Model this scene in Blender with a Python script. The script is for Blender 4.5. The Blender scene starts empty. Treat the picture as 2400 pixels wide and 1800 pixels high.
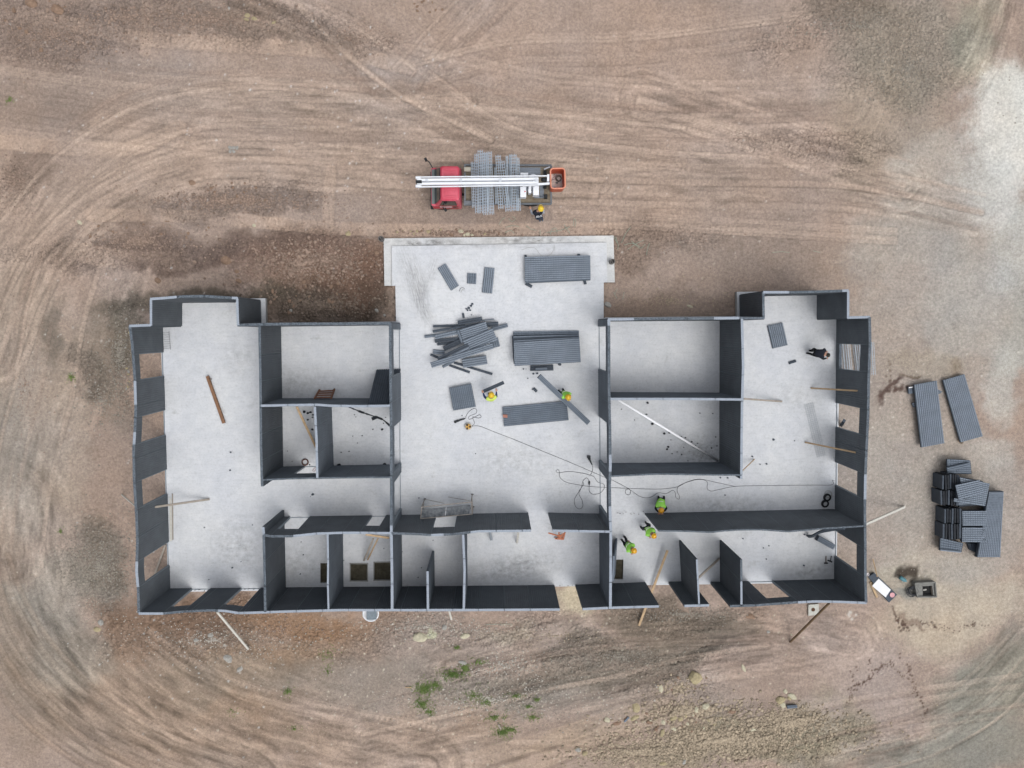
import bpy, bmesh, math, random
import numpy as np
from mathutils import Vector, Matrix
from mathutils.geometry import tessellate_polygon
random.seed(7)
C = bpy.context.scene.collection
R = math.radians
# ------------------------------------------------------------------ camera, sky, sun, exposure
SC = bpy.context.scene
F_PX, CAM_H = 1750.0, 37.0
NADIR = (1163.0, 775.0)                       # the point straight below the drone
down = Vector((NADIR[0] - 1200, -(NADIR[1] - 900), -F_PX)).normalized()
zc = -down
xc = (Vector((1, 0, 0)) - zc * zc.x).normalized()
yc = zc.cross(xc)
RW = Matrix((xc, yc, zc))
cam = bpy.data.cameras.new('camera'); cam.sensor_width = 36; cam.lens = F_PX / 2400 * 36
cam.clip_start = 0.5; cam.clip_end = 3000
co = bpy.data.objects.new('camera', cam); C.objects.link(co)
co.matrix_world = Matrix.Translation((0, 0, CAM_H)) @ RW.to_4x4()
SC.camera = co
SUN_EL, SUN_ROT = R(66), R(135)
w = bpy.data.worlds.new('World'); SC.world = w; w.use_nodes = True
nt = w.node_tree; bg = nt.nodes['Background']
sk = nt.nodes.new('ShaderNodeTexSky'); sk.sky_type = 'NISHITA'; sk.sun_disc = False
sk.sun_elevation = SUN_EL; sk.sun_rotation = SUN_ROT; sk.dust_density = 4; sk.air_density = 1.2
hs = nt.nodes.new('ShaderNodeHueSaturation'); hs.inputs['Saturation'].default_value = 0.24
nt.links.new(sk.outputs[0], hs.inputs['Color']); 
# an overcast sky is brightest overhead
tcw = nt.nodes.new('ShaderNodeTexCoord'); sep = nt.nodes.new('ShaderNodeSeparateXYZ'); nt.links.new(tcw.outputs['Generated'], sep.inputs[0])
mw = nt.nodes.new('ShaderNodeMapRange'); mw.inputs['From Min'].default_value = 0; mw.inputs['From Max'].default_value = 1; mw.inputs['To Min'].default_value = .22; mw.inputs['To Max'].default_value = 2.75; nt.links.new(sep.outputs[2], mw.inputs[0])
vw = nt.nodes.new('ShaderNodeVectorMath'); vw.operation = 'SCALE'; nt.links.new(hs.outputs[0], vw.inputs[0]); nt.links.new(mw.outputs[0], vw.inputs['Scale']); nt.links.new(vw.outputs[0], bg.inputs[0])
bg.inputs[1].default_value = 0.096
sl = bpy.data.lights.new('sun', 'SUN'); sl.energy = 0.5; sl.angle = R(35); sl.color = (1, .97, .93)
so = bpy.data.objects.new('sun', sl); C.objects.link(so)
sd = Vector((math.sin(SUN_ROT) * math.cos(SUN_EL), math.cos(SUN_ROT) * math.cos(SUN_EL), math.sin(SUN_EL)))
so.rotation_euler = sd.to_track_quat('Z', 'Y').to_euler()
SC.view_settings.view_transform = 'Standard'; SC.view_settings.look = 'None'
SC.view_settings.exposure = 0.0; SC.view_settings.gamma = 1
SC.cycles.max_bounces = 5

# ------------------------------------------------------------------ helpers
def W(px, py, z=0.0):
    """A point of the survey photo (2400 x 1800) at height z, in metres."""
    r = Vector((px - 1200, -(py - 900), -F_PX))
    d = xc * 0
    d = Vector((xc.x * r.x + xc.y * r.y + xc.z * r.z, yc.x * r.x + yc.y * r.y + yc.z * r.z, zc.x * r.x + zc.y * r.y + zc.z * r.z))
    return Vector((0, 0, CAM_H)) + d * ((CAM_H - z) / -d.z)
def toW(r):
    return r
def lin(c):
    c = c / 255.0
    return c / 12.92 if c <= 0.04045 else ((c + 0.055) / 1.055) ** 2.4
EXPO = 1.2
def A(r, g, b):
    """Base colour of a surface that reads as r, g, b under this sky."""
    return (lin(r) / EXPO, lin(g) / EXPO, lin(b) / EXPO, 1)
MATS = {}
def mat(name, col, rough=.75, var=.0, vscale=6, bump=0, bscale=40, metal=0, spec=.3, col2=None, attr=None, emis=None):
    if name in MATS: return MATS[name]
    m = bpy.data.materials.new(name); m.use_nodes = True; n = m.node_tree.nodes; l = m.node_tree.links
    p = n['Principled BSDF']; p.inputs['Roughness'].default_value = rough; p.inputs['Metallic'].default_value = metal
    p.inputs['Specular IOR Level'].default_value = spec
    p.inputs['Base Color'].default_value = col
    tc = n.new('ShaderNodeTexCoord')
    if var or col2:
        nz = n.new('ShaderNodeTexNoise'); nz.inputs['Scale'].default_value = vscale; nz.inputs['Detail'].default_value = 6; nz.inputs['Roughness'].default_value = .65
        l.new(tc.outputs['Object'], nz.inputs['Vector'])
        rp = n.new('ShaderNodeValToRGB'); c2 = col2 or tuple(min(1, c * (1 + var)) for c in col[:3]) + (1,)
        c1 = col if col2 else tuple(c * (1 - var) for c in col[:3]) + (1,)
        rp.color_ramp.elements[0].position = .35; rp.color_ramp.elements[1].position = .65
        rp.color_ramp.elements[0].color = c1; rp.color_ramp.elements[1].color = c2
        l.new(nz.outputs[0], rp.inputs[0]); l.new(rp.outputs[0], p.inputs['Base Color'])
    if attr:
        at = n.new('ShaderNodeAttribute'); at.attribute_name = attr; l.new(at.outputs['Color'], p.inputs['Base Color'])
    if bump:
        nb = n.new('ShaderNodeTexNoise'); nb.inputs['Scale'].default_value = bscale; nb.inputs['Detail'].default_value = 5
        l.new(tc.outputs['Object'], nb.inputs['Vector'])
        b = n.new('ShaderNodeBump'); b.inputs['Strength'].default_value = 1; b.inputs['Distance'].default_value = bump
        l.new(nb.outputs[0], b.inputs['Height']); l.new(b.outputs[0], p.inputs['Normal'])
    MATS[name] = m
    return m
class MB:
    """Collects shapes and links them as ONE mesh object."""
    def __init__(s): s.v = []; s.f = []; s.m = []; s.mats = []
    def mi(s, m):
        if m is None: return 0
        if m not in s.mats: s.mats.append(m)
        return s.mats.index(m)
    def add(s, vs, fs, m=None):
        o = len(s.v); s.v += [tuple(v) for v in vs]; i = s.mi(m)
        for f in fs: s.f.append(tuple(o + k for k in f)); s.m.append(i)
    def box(s, c, d, M=None, m=None):
        x, y, z = d[0] / 2, d[1] / 2, d[2] / 2; c = Vector(c)
        vs = [Vector((a * x, b * y, e * z)) for e in (-1, 1) for (a, b) in ((-1, -1), (1, -1), (1, 1), (-1, 1))]
        if M is not None: vs = [M @ v for v in vs]
        s.add([c + v for v in vs], [(3, 2, 1, 0), (4, 5, 6, 7), (0, 1, 5, 4), (1, 2, 6, 5), (2, 3, 7, 6), (3, 0, 4, 7)], m)
    def beam(s, p, q, wd, th, m=None, up=(0, 0, 1), bev=0):
        p = Vector(p); q = Vector(q); d = (q - p); L = d.length; d.normalize(); up = Vector(up)
        if abs(d.dot(up)) > .99: up = Vector((1, 0, 0))
        sx = d.cross(up).normalized(); u = sx.cross(d)
        M = Matrix((d, sx, u)).transposed()
        if bev:
            x, y, z = L / 2, wd / 2, th / 2; b = bev; c = (p + q) / 2
            pr = [(-y + b, -z), (y - b, -z), (y, -z + b), (y, z - b), (y - b, z), (-y + b, z), (-y, z - b), (-y, -z + b)]
            vs = [c + M @ Vector((e * x, a, bb)) for e in (-1, 1) for (a, bb) in pr]
            fs = [(i, (i + 1) % 8, 8 + (i + 1) % 8, 8 + i) for i in range(8)] + [tuple(range(7, -1, -1)), tuple(range(8, 16))]
            s.add(vs, fs, m)
        else: s.box((p + q) / 2, (L, wd, th), M, m)
    def tube(s, pts, r, n=6, m=None, closed=False, caps=True):
        pts = [Vector(p) for p in pts]; N = len(pts); vs = []; rr = r if isinstance(r, (list, tuple)) else [r] * N
        ref = None
        for i, p in enumerate(pts):
            a = pts[(i - 1) % N] if (closed or i) else p; b = pts[(i + 1) % N] if (closed or i < N - 1) else p
            t = (b - a).normalized()
            if ref is None: ref = Vector((0, 0, 1)) if abs(t.z) < .9 else Vector((1, 0, 0))
            x = t.cross(ref)
            if x.length < 1e-4: x = t.orthogonal()
            x.normalize(); y = x.cross(t); 
            if not closed: ref = y if abs(t.dot(ref)) > .95 else ref
            for k in range(n):
                an = 2 * math.pi * k / n; vs.append(p + (x * math.cos(an) + y * math.sin(an)) * rr[i])
        fs = []
        for i in range(N if closed else N - 1):
            for k in range(n):
                j = (i + 1) % N; fs.append((i * n + k, j * n + k, j * n + (k + 1) % n, i * n + (k + 1) % n))
        if caps and not closed: fs += [tuple(range(n - 1, -1, -1))[::-1], tuple((N - 1) * n + k for k in range(n))[::-1]]
        s.add(vs, fs, m)
    def prism(s, poly, z0, z1, m=None, mside=None):
        n = len(poly); vs = [(p[0], p[1], z0) for p in poly] + [(p[0], p[1], z1) for p in poly]
        s.add(vs, [tuple(range(n, 2 * n))], m)
        s.add(vs, [tuple(range(n - 1, -1, -1))] + [(i, (i + 1) % n, n + (i + 1) % n, n + i) for i in range(n)], mside or m)
    def cyl(s, c, r, h, n=16, m=None, r2=None):
        c = Vector(c); s.lathe(c, [(r, 0), (r if r2 is None else r2, h)], n, m)
    def lathe(s, c, prof, n=16, m=None, sx=1, sy=1, rot=None, cap=True):
        c = Vector(c); vs = []
        for (r, z) in prof:
            for k in range(n):
                a = 2 * math.pi * k / n; v = Vector((r * math.cos(a) * sx, r * math.sin(a) * sy, z))
                vs.append(c + (rot @ v if rot is not None else v))
        fs = [(i * n + k, i * n + (k + 1) % n, (i + 1) * n + (k + 1) % n, (i + 1) * n + k) for i in range(len(prof) - 1) for k in range(n)]
        if cap: fs += [tuple(range(n - 1, -1, -1)), tuple((len(prof) - 1) * n + k for k in range(n))]
        s.add(vs, fs, m)
    def ring(s, c, r, t, n=24, k=8, m=None, M=None):
        pts = [Vector((r * math.cos(2 * math.pi * i / n), r * math.sin(2 * math.pi * i / n), 0)) for i in range(n)]
        if M is not None: pts = [M @ p for p in pts]
        s.tube([Vector(c) + p for p in pts], t, k, m, closed=True)
    def mesh(s, name, m=None, smooth=False):
        me = bpy.data.meshes.new(name); me.from_pydata(s.v, [], s.f)
        ms = s.mats or ([m] if m else [])
        for x in ms: me.materials.append(x)
        if len(s.mats) > 1: me.polygons.foreach_set('material_index', s.m)
        if smooth: me.polygons.foreach_set('use_smooth', [True] * len(s.f))
        me.update(); return me
    def obj(s, name, m=None, parent=None, smooth=False, **kw):
        o = bpy.data.objects.new(name, s.mesh(name, m, smooth)); C.objects.link(o)
        if parent: o.parent = parent
        return tag(o, **kw)
    def local(s, org):
        """Shift the collected shapes so that org is the origin."""
        org = Vector(org); s.v = [tuple(Vector(v) - org) for v in s.v]; return s
def tag(o, label=None, cat=None, group=None, kind=None):
    if label: o['label'] = label
    if cat: o['category'] = cat
    if group: o['group'] = group
    if kind: o['kind'] = kind
    return o
def empty(name, loc=(0, 0, 0), rz=0, **kw):
    o = bpy.data.objects.new(name, None); C.objects.link(o); o.location = loc; o.rotation_euler = (0, 0, rz); o.empty_display_size = .2
    return tag(o, **kw)
def thing1(name, mb, m, label, cat, group=None, smooth=False, base=None):
    """A thing that is one mesh; its origin goes to the middle of its base."""
    xs = np.array(mb.v); c = (xs.min(0) + xs.max(0)) / 2; org = (c[0], c[1], xs[:, 2].min()) if base is None else base
    mb.local(org); o = mb.obj(name, m, smooth=smooth, label=label, cat=cat, group=group); o.location = org; return o
def spline(pts, step=.15):
    """Catmull-Rom through points (tuples of any dimension)."""
    P = [np.array(p, float) for p in pts]; P = [2 * P[0] - P[1]] + P + [2 * P[-1] - P[-2]]; out = []
    for i in range(1, len(P) - 2):
        a, b, c, d = P[i - 1:i + 3]; n = max(2, int(np.linalg.norm(c - b) / step))
        for k in range(n):
            t = k / n; out.append(.5 * ((2 * b) + (c - a) * t + (2 * a - 5 * b + 4 * c - d) * t * t + (3 * b - a - 3 * c + d) * t ** 3))
    out.append(P[-2]); return out
GZ = -0.25
# ------------------------------------------------------------------ ground
rs = np.random.RandomState(3)
def vnoise(x, y, seed):
    r = np.random.RandomState(seed); T = r.rand(256, 256)
    xi = np.floor(x).astype(np.int64); yi = np.floor(y).astype(np.int64); fx = x - xi; fy = y - yi
    fx = fx * fx * (3 - 2 * fx); fy = fy * fy * (3 - 2 * fy)
    a = T[xi % 256, yi % 256]; b = T[(xi + 1) % 256, yi % 256]; c = T[xi % 256, (yi + 1) % 256]; d = T[(xi + 1) % 256, (yi + 1) % 256]
    return (a + (b - a) * fx) * (1 - fy) + (c + (d - c) * fx) * fy
def fbm(x, y, sc, octv, seed, g=.5):
    s = 0; a = 1; t = 0; X = x / sc; Y = y / sc
    for o in range(octv):
        s = s + a * (vnoise(X * .8 + Y * .6, Y * .8 - X * .6, seed + o) - .5); t += a; a *= g; X = X * 2.03 + 11.3; Y = Y * 2.03 + 4.7
    return s / t * 2
ST = 0.055
fx0, fx1, fy0, fy1 = -26.5, 28.5, -24.0, 18.5
def axis(a, b):
    core = np.arange(a, b, ST); e = [core[-1]]; st = ST
    while e[-1] < 260: st *= 1.35; e.append(e[-1] + st)
    g = [core[0]]; st = ST
    while g[-1] > -260: st *= 1.35; g.append(g[-1] - st)
    return np.array(g[:0:-1] + list(core) + e[1:]), len(g) - 1, len(core)
XA, ix0, nxc = axis(fx0, fx1); YA, iy0, nyc = axis(fy0, fy1)
GX, GY = np.meshgrid(XA, YA)
def npW(pts, z=GZ):
    return [np.array(W(a, b, z)[:2]) for a, b in pts]
def stroke(pts, half):
    """Signed distance and arc length to a curve, for grid points within half of it."""
    q = spline(npW(pts), .6); D = np.full(GX.shape, 1e3, np.float32); S = np.zeros(GX.shape, np.float32); s0 = 0
    for a, b in zip(q[:-1], q[1:]):
        lo = np.minimum(a, b) - half; hi = np.maximum(a, b) + half
        i0, i1 = np.searchsorted(XA, (lo[0], hi[0])); j0, j1 = np.searchsorted(YA, (lo[1], hi[1]))
        L = np.linalg.norm(b - a)
        if i1 > i0 and j1 > j0 and L > 0:
            t = (b - a) / L; rx = GX[j0:j1, i0:i1] - a[0]; ry = GY[j0:j1, i0:i1] - a[1]
            u = np.clip(rx * t[0] + ry * t[1], 0, L); dx = rx - u * t[0]; dy = ry - u * t[1]
            dd = np.hypot(dx, dy); sg = np.sign(rx * t[1] - ry * t[0]); sub = D[j0:j1, i0:i1]; mk = dd < np.abs(sub)
            sub[mk] = (dd * np.where(sg == 0, 1, sg))[mk]; S[j0:j1, i0:i1][mk] = (s0 + u)[mk]
        s0 += L
    return D, S
c3 = lambda c: np.array([lin(k) / EXPO for k in c])
COL = np.zeros(GX.shape + (3,)); COL[:] = c3((165, 145, 131))
wx = GX + 1.3 * fbm(GX, GY, 3.0, 4, 11); wy = GY + 1.3 * fbm(GX, GY, 3.0, 4, 21)
wx2 = wx + .35 * fbm(GX, GY, .5, 3, 31); wy2 = wy + .35 * fbm(GX, GY, .5, 3, 41)
brk = fbm(GX, GY, 1.1, 6, 301, .68)
def blob(px, py, rx, ry, col, k=.7, ang=0, soft=.5, arr=None):
    c = W(px, py, GZ); s = 47.0; a = R(ang); ext = 1.3 * max(rx, ry) / s + 1.6
    i0, i1 = np.searchsorted(XA, (c.x - ext, c.x + ext)); j0, j1 = np.searchsorted(YA, (c.y - ext, c.y + ext)); w_ = (slice(j0, j1), slice(i0, i1))
    dx = wx2[w_] - c.x; dy = wy2[w_] - c.y
    u = (dx * math.cos(a) + dy * math.sin(a)) / (rx / s); v = (-dx * math.sin(a) + dy * math.cos(a)) / (ry / s)
    m = np.clip((1.3 - np.hypot(u, v)) / (soft * 1.5), 0, 1); m = m * m * (3 - 2 * m); m = np.clip(m + 1.1 * m * (1 - m) * 2 * brk[w_], 0, 1) * k
    if arr is not None: arr[w_] = np.maximum(arr[w_], m); return
    COL[w_] = COL[w_] * (1 - m[..., None]) + c3(col) * m[..., None]
n1 = fbm(GX, GY, 6, 5, 51); COL *= (1 + .13 * n1)[..., None]
for b in [(60, 80, 260, 90, (136, 119, 109), .6, -8), (330, 30, 220, 55, (133, 117, 107), .6), (640, 60, 200, 55, (130, 115, 104), .6, -12), (90, 255, 150, 45, (142, 126, 115), .5),
          (120, 560, 90, 60, (150, 133, 122), .4), (540, 475, 240, 32, (134, 117, 106), .7), (480, 582, 300, 38, (128, 109, 99), .75), (780, 600, 170, 70, (138, 117, 104), .7),
          (60, 380, 60, 40, (125, 107, 95), .6), (1350, 130, 450, 150, (169, 147, 132), .5), (960, 160, 120, 40, (172, 157, 147), .6), (900, 270, 140, 40, (170, 157, 149), .4),
          (40, 950, 150, 330, (160, 147, 134), .7), (60, 1180, 130, 160, (164, 150, 137), .6), (110, 800, 26, 90, (122, 112, 102), .7, 4), (240, 790, 70, 120, (128, 119, 107), .6, 8), (300, 760, 45, 110, (116, 109, 98), .7),
          (200, 880, 50, 60, (118, 110, 100), .6), (265, 950, 50, 70, (132, 121, 109), .4), (240, 1330, 80, 130, (120, 114, 104), .7, 20), (120, 1300, 90, 110, (168, 152, 140), .6), (60, 1520, 130, 200, (146, 136, 123), .6, 20),
          (350, 1650, 420, 160, (152, 130, 110), .6, -15), (640, 1510, 260, 120, (152, 131, 113), .6), (430, 1470, 170, 80, (142, 122, 106), .6), (760, 1480, 100, 60, (156, 133, 113), .5),
          (750, 715, 190, 60, (92, 81, 71), .85), (470, 690, 230, 26, (104, 94, 82), .75), (860, 640, 60, 60, (120, 98, 84), .7), (700, 655, 90, 40, (140, 112, 95), .6), (1570, 715, 190, 36, (146, 126, 112), .6), (880, 690, 40, 70, (84, 74, 66), .6),
          (1500, 570, 120, 60, (132, 112, 98), .5), (1800, 600, 260, 60, (150, 133, 120), .5), (2080, 1000, 220, 420, (163, 152, 142), .8), (2250, 620, 260, 210, (166, 156, 147), .75), (2080, 300, 150, 150, (160, 146, 130), .6),
          (2360, 300, 95, 150, (202, 197, 188), .95), (2330, 470, 90, 80, (192, 187, 180), .8), (2385, 560, 60, 120, (185, 181, 172), .7), (2150, 110, 180, 130, (154, 143, 126), .6), (1980, 35, 130, 45, (128, 115, 101), .6), (2300, 90, 70, 110, (147, 142, 126), .7),
          (2390, 760, 60, 120, (158, 154, 144), .7), (2370, 230, 60, 60, (196, 192, 183), .8), (2310, 400, 70, 90, (190, 186, 178), .7), (2380, 880, 40, 110, (182, 178, 168), .6), (2340, 1080, 60, 50, (186, 180, 170), .5), (2200, 1330, 150, 50, (182, 172, 156), .6), (2060, 1050, 60, 120, (174, 164, 152), .5),
          (700, 600, 230, 60, (132, 106, 92), .7), (820, 680, 90, 60, (122, 98, 84), .7), (620, 560, 150, 30, (128, 108, 96), .6), (400, 570, 170, 50, (124, 106, 96), .6), (300, 500, 60, 30, (120, 102, 92), .5), (860, 1470, 120, 50, (150, 120, 96), .5), (450, 1440, 190, 50, (134, 108, 90), .7), (700, 1460, 160, 40, (154, 122, 96), .7), (620, 1560, 200, 60, (150, 124, 100), .6), (330, 1500, 80, 70, (138, 112, 92), .6), (560, 1640, 240, 50, (148, 126, 106), .5),
          (120, 1400, 110, 90, (150, 146, 136), .6), (170, 1560, 120, 100, (140, 136, 126), .6), (60, 1700, 90, 90, (150, 132, 116), .5), (40, 1060, 60, 200, (150, 141, 130), .6), (150, 1050, 60, 120, (168, 154, 140), .5), (820, 1600, 200, 70, (140, 126, 114), .6), (1250, 1620, 240, 50, (136, 128, 118), .6), (1650, 1480, 200, 36, (118, 108, 96), .6), (1500, 1530, 260, 30, (112, 104, 94), .6), (1900, 1760, 150, 40, (150, 144, 130), .6), (2300, 720, 140, 190, (170, 164, 155), .65), (2150, 560, 150, 90, (168, 160, 150), .5), (2250, 1200, 180, 200, (166, 158, 148), .6), (2200, 430, 110, 110, (176, 169, 159), .55), (300, 200, 260, 60, (150, 136, 126), .35), (1000, 1620, 380, 80, (150, 141, 131), .5), (1500, 1640, 300, 70, (148, 137, 126), .5), (560, 1590, 200, 60, (140, 128, 114), .5), (2300, 900, 60, 60, (165, 153, 142), .5), (2180, 880, 120, 40, (160, 147, 128), .4), (2250, 1440, 190, 90, (184, 170, 150), .75, 10), (2120, 1370, 90, 40, (176, 165, 146), .6), (2350, 1620, 190, 120, (140, 138, 125), .75, 25),
          (2250, 1770, 260, 70, (140, 136, 124), .8, 6), (2000, 1610, 190, 150, (168, 152, 142), .7), (2000, 1440, 120, 60, (162, 145, 134), .5), (1100, 1500, 270, 60, (160, 145, 133), .6), (1338, 1405, 45, 80, (194, 182, 158), .85), (1180, 1460, 70, 25, (175, 163, 145), .5),
          (990, 1495, 20, 14, (196, 191, 160), .9), (1560, 1450, 190, 60, (120, 109, 96), .75), (1430, 1560, 240, 70, (128, 118, 105), .6, 8), (1640, 1525, 90, 16, (88, 80, 72), .6, 14), (1780, 1590, 170, 60, (160, 140, 126), .6), (1720, 1740, 300, 55, (148, 137, 116), .85, 6),
          (1900, 1690, 140, 60, (150, 140, 119), .7, -5), (960, 1740, 330, 60, (152, 134, 118), .5), (1330, 1740, 170, 28, (162, 142, 122), .6, 12), (2082, 922, 26, 8, (98, 76, 70), .85, 18), (2120, 908, 26, 6, (116, 98, 84), .8, 5), (2145, 1350, 34, 22, (70, 58, 50), .85),
          (2150, 1400, 50, 24, (136, 135, 128), .7), (2120, 1460, 14, 6, (104, 82, 72), .7, -35), (2160, 1465, 30, 8, (134, 112, 98), .6), (2260, 1060, 10, 8, (110, 92, 70), .9), (2262, 880, 25, 30, (140, 124, 106), .5)]:
    blob(*b[:5], *(b[5:6] or ()), *(b[6:7] or ()))
# loose, cloddy soil
CLOD = np.zeros(GX.shape)
for b in [(60, 90, 270, 80), (330, 40, 230, 60), (640, 60, 210, 60), (560, 470, 240, 40), (300, 580, 330, 45), (720, 630, 240, 110), (460, 1480, 200, 60), (1000, 1480, 250, 40), (750, 715, 210, 70), (300, 830, 60, 220), (200, 880, 60, 60), (235, 1330, 110, 140), (30, 420, 60, 60),
          (2120, 130, 190, 140), (2000, 40, 160, 50), (1900, 90, 150, 50), (1480, 570, 200, 50), (1850, 330, 140, 40), (1450, 1560, 280, 70), (1600, 1440, 200, 40), (1740, 1730, 320, 70), (1560, 1640, 150, 60), (1180, 1600, 180, 60), (800, 1500, 200, 70), (500, 1480, 200, 90),
          (300, 1500, 70, 60), (2000, 360, 120, 40), (860, 80, 100, 30), (1180, 1460, 160, 40), (1920, 1700, 120, 50)]:
    blob(*b, None, .9, arr=CLOD)
Z = GZ + .035 * fbm(GX, GY, 5, 4, 61) + .012 * fbm(GX, GY, .8, 4, 71)
cl = fbm(GX, GY, .28, 4, 81, .7); Z += CLOD * .055 * cl
COL *= (1 + CLOD * .16 * cl + .05 * fbm(GX, GY, .35, 4, 91, .7))[..., None]
tint = fbm(GX, GY, 2.2, 4, 95); COL *= np.stack([1 + .05 * tint, 1 + .0 * tint, 1 - .06 * tint], -1)
g1 = fbm(GX, GY, .16, 3, 305, .8); g2 = fbm(GX, GY, .9, 5, 311, .7)
COL *= (1 + .13 * g1 * (.6 + .8 * CLOD) + .13 * g2)[..., None]; Z += .012 * g1 * (.5 + CLOD)
LIGHT = c3((176, 154, 136)); 
def bundle(pts, half_px, seed, amp=.03, cvar=.2, fr=3.2, tint_col=None, tk=.0, cut=1.0):
    h = half_px / 47.0; D, S = stroke(pts, h * 1.3); w_ = np.nonzero(np.abs(D) < h * 1.2); D = D[w_]; S = S[w_]; gx = GX[w_]; gy = GY[w_]
    wob = .12 * fbm(gx, gy, 1.6, 3, seed + 5)
    e = np.clip((1.2 - np.abs(D) / h) / .5, 0, 1) * np.clip(1.6 * (fbm(gx, gy, 4, 2, seed + 9) + .55), 0, 1)
    n = (fbm(S * .16, (D + wob) * fr * .3, .3, 4, seed, .6)); n2 = fbm(S * .5, (D + wob) * fr, .5, 3, seed + 3, .6)
    Z[w_] += e * amp * (n + .6 * n2); c = COL[w_]
    if tk: c = c * (1 - (e * tk)[..., None]) + c3(tint_col) * (e * tk)[..., None]
    COL[w_] = c * (1 + e * cvar * 1.35 * (1.1 * n + .8 * n2))[..., None]
def rut(pts, w_px, depth=.03, tread=0, light=.35, col=(178, 154, 134), pitch=.27, dark_edge=.12):
    hw = w_px / 2 / 47.0; D, S = stroke(pts, hw * 2.2); w_ = np.nonzero(np.abs(D) < hw * 2.2); D = D[w_]; S = S[w_]; gx = GX[w_]; gy = GY[w_]
    a = np.abs(D) / hw; br = np.clip(1.5 * (fbm(gx, gy, 2.5, 3, int(abs(w_px * 7 + pts[0][0]))) + .7), 0, 1)
    e = np.clip((1.08 - a) / .2, 0, 1) * br; rim = np.exp(-((a - 1.25) / .22) ** 2) * br
    Z[w_] += -depth * e + depth * .7 * rim; c = COL[w_]
    e = e * np.clip(.75 + .9 * brk[w_], .1, 1); c = c * (1 - (e * light * .75)[..., None]) + c3(col) * (e * light)[..., None]
    if tread:
        t = np.sin(2 * np.pi * (S + np.abs(D) * .5 + .03 * fbm(gx, gy, .5, 2, 5)) / pitch); t = np.clip(t * 2, -1, 1)
        t = t * np.clip(.6 + 1.6 * brk[w_], 0, 1); Z[w_] += e * tread * .8 * t; c = c * (1 + e * .05 * t)[..., None]
    COL[w_] = c * (1 - dark_edge * rim * (.5 + .5 * fbm(gx, gy, .5, 2, 8)))[..., None]
bundle([(1600, 330), (1000, 270), (600, 235), (380, 262), (250, 320), (130, 410), (40, 520), (-60, 660)], 70, 101, .035, .22, 3.2, (170, 150, 134), .45)
bundle([(1400, 425), (900, 400), (560, 375), (400, 400), (250, 470), (130, 570), (60, 680), (0, 850)], 60, 111, .035, .22, 3.2, (170, 149, 132), .4)
bundle([(1330, 420), (1600, 430), (2000, 440), (2300, 500)], 60, 121, .03, .2, 3, (166, 146, 130), .3)
bundle([(1300, 500), (1600, 520), (2100, 545)], 45, 127, .02, .13)
bundle([(1500, 230), (1700, 290), (1930, 370), (2120, 430)], 75, 131, .035, .26)
bundle([(940, 170), (1300, 240), (1700, 260), (2000, 250)], 90, 141, .025, .14)
bundle([(540, -40), (700, 20), (820, 70), (960, 170)], 60, 151, .03, .24)
bundle([(1000, 190), (1100, 60), (1180, -40)], 50, 155, .02, .16)
bundle([(10, 1180), (30, 1400), (80, 1510), (170, 1610), (280, 1700), (420, 1780), (560, 1860)], 150, 161, .055, .3, 2.6, (152, 135, 120), .3)
bundle([(300, 1560), (450, 1660), (700, 1740), (1000, 1800)], 110, 171, .04, .25, 2.6)
bundle([(380, 1440), (520, 1560), (700, 1640), (900, 1680)], 80, 175, .03, .2, 2.6)
bundle([(850, 1720), (980, 1690), (1150, 1650), (1300, 1610), (1450, 1580), (1600, 1540), (1800, 1510), (2000, 1490)], 85, 181, .05, .28, 2.8)
bundle([(1050, 1560), (1300, 1500), (1500, 1480), (1800, 1470), (2000, 1510)], 60, 191, .04, .24, 2.8)
bundle([(1000, 1560), (1200, 1500), (1360, 1450)], 40, 195, .03, .2, 2.8)
bundle([(820, 1800), (1100, 1760), (1400, 1730), (1700, 1690), (1900, 1640)], 50, 201, .03, .18)
bundle([(160, 600), (115, 760), (95, 900), (60, 1040), (30, 1200), (20, 1320)], 90, 211, .04, .2, 2.4)
bundle([(300, 640), (230, 800), (190, 950), (120, 1100)], 60, 215, .04, .2, 2.6)
bundle([(2420, 1520), (2300, 1640), (2150, 1720), (1950, 1770)], 80, 221, .04, .2, 2.6)
bundle([(2420, 1420), (2330, 1540), (2200, 1600)], 45, 225, .03, .16)
bundle([(2350, -20), (2320, 90), (2260, 210)], 55, 231, .035, .28, 3.4)
bundle([(1500, 1790), (1800, 1770), (2100, 1740)], 50, 235, .04, .22)
bundle([(820, 330), (1200, 320), (1500, 340), (1800, 430)], 50, 241, .02, .13)
rut([(215, 505), (400, 505), (600, 520), (800, 536), (1100, 540), (1500, 536)], 30, .03, .014, .5)
rut([(-20, 25), (200, 62), (330, 90), (540, 105), (800, 122), (960, 160)], 34, .03, .013, .4)
rut([(420, 95), (500, 40), (620, 55)], 30, .02, .012, .25)
rut([(180, 590), (300, 610), (430, 612)], 46, .03, .014, .55, (178, 156, 138))
rut([(-20, 330), (130, 345), (300, 350), (420, 300)], 34, .03, 0, .5)
rut([(345, -20), (345, 60), (340, 120)], 26, .02, 0, .4)
rut([(775, 400), (772, 460), (768, 530)], 26, .02, .012, .4)
rut([(1050, 1800), (1230, 1750), (1357, 1712), (1450, 1680), (1560, 1655)], 46, .05, .016, .45, (168, 147, 127), .3)
rut([(1180, 1815), (1300, 1775), (1400, 1730), (1480, 1700), (1560, 1680)], 40, .04, .016, .45, (166, 145, 124), .3)
rut([(240, 690), (205, 780), (180, 880), (160, 960)], 40, .04, .018, .1, (120, 112, 102), .3)
rut([(290, 700), (275, 820), (240, 900)], 36, .04, .018, .1, (120, 112, 102), .3)
rut([(1390, 470), (1400, 430), (1440, 400), (1600, 380)], 22, .015, 0, .2)
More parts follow.
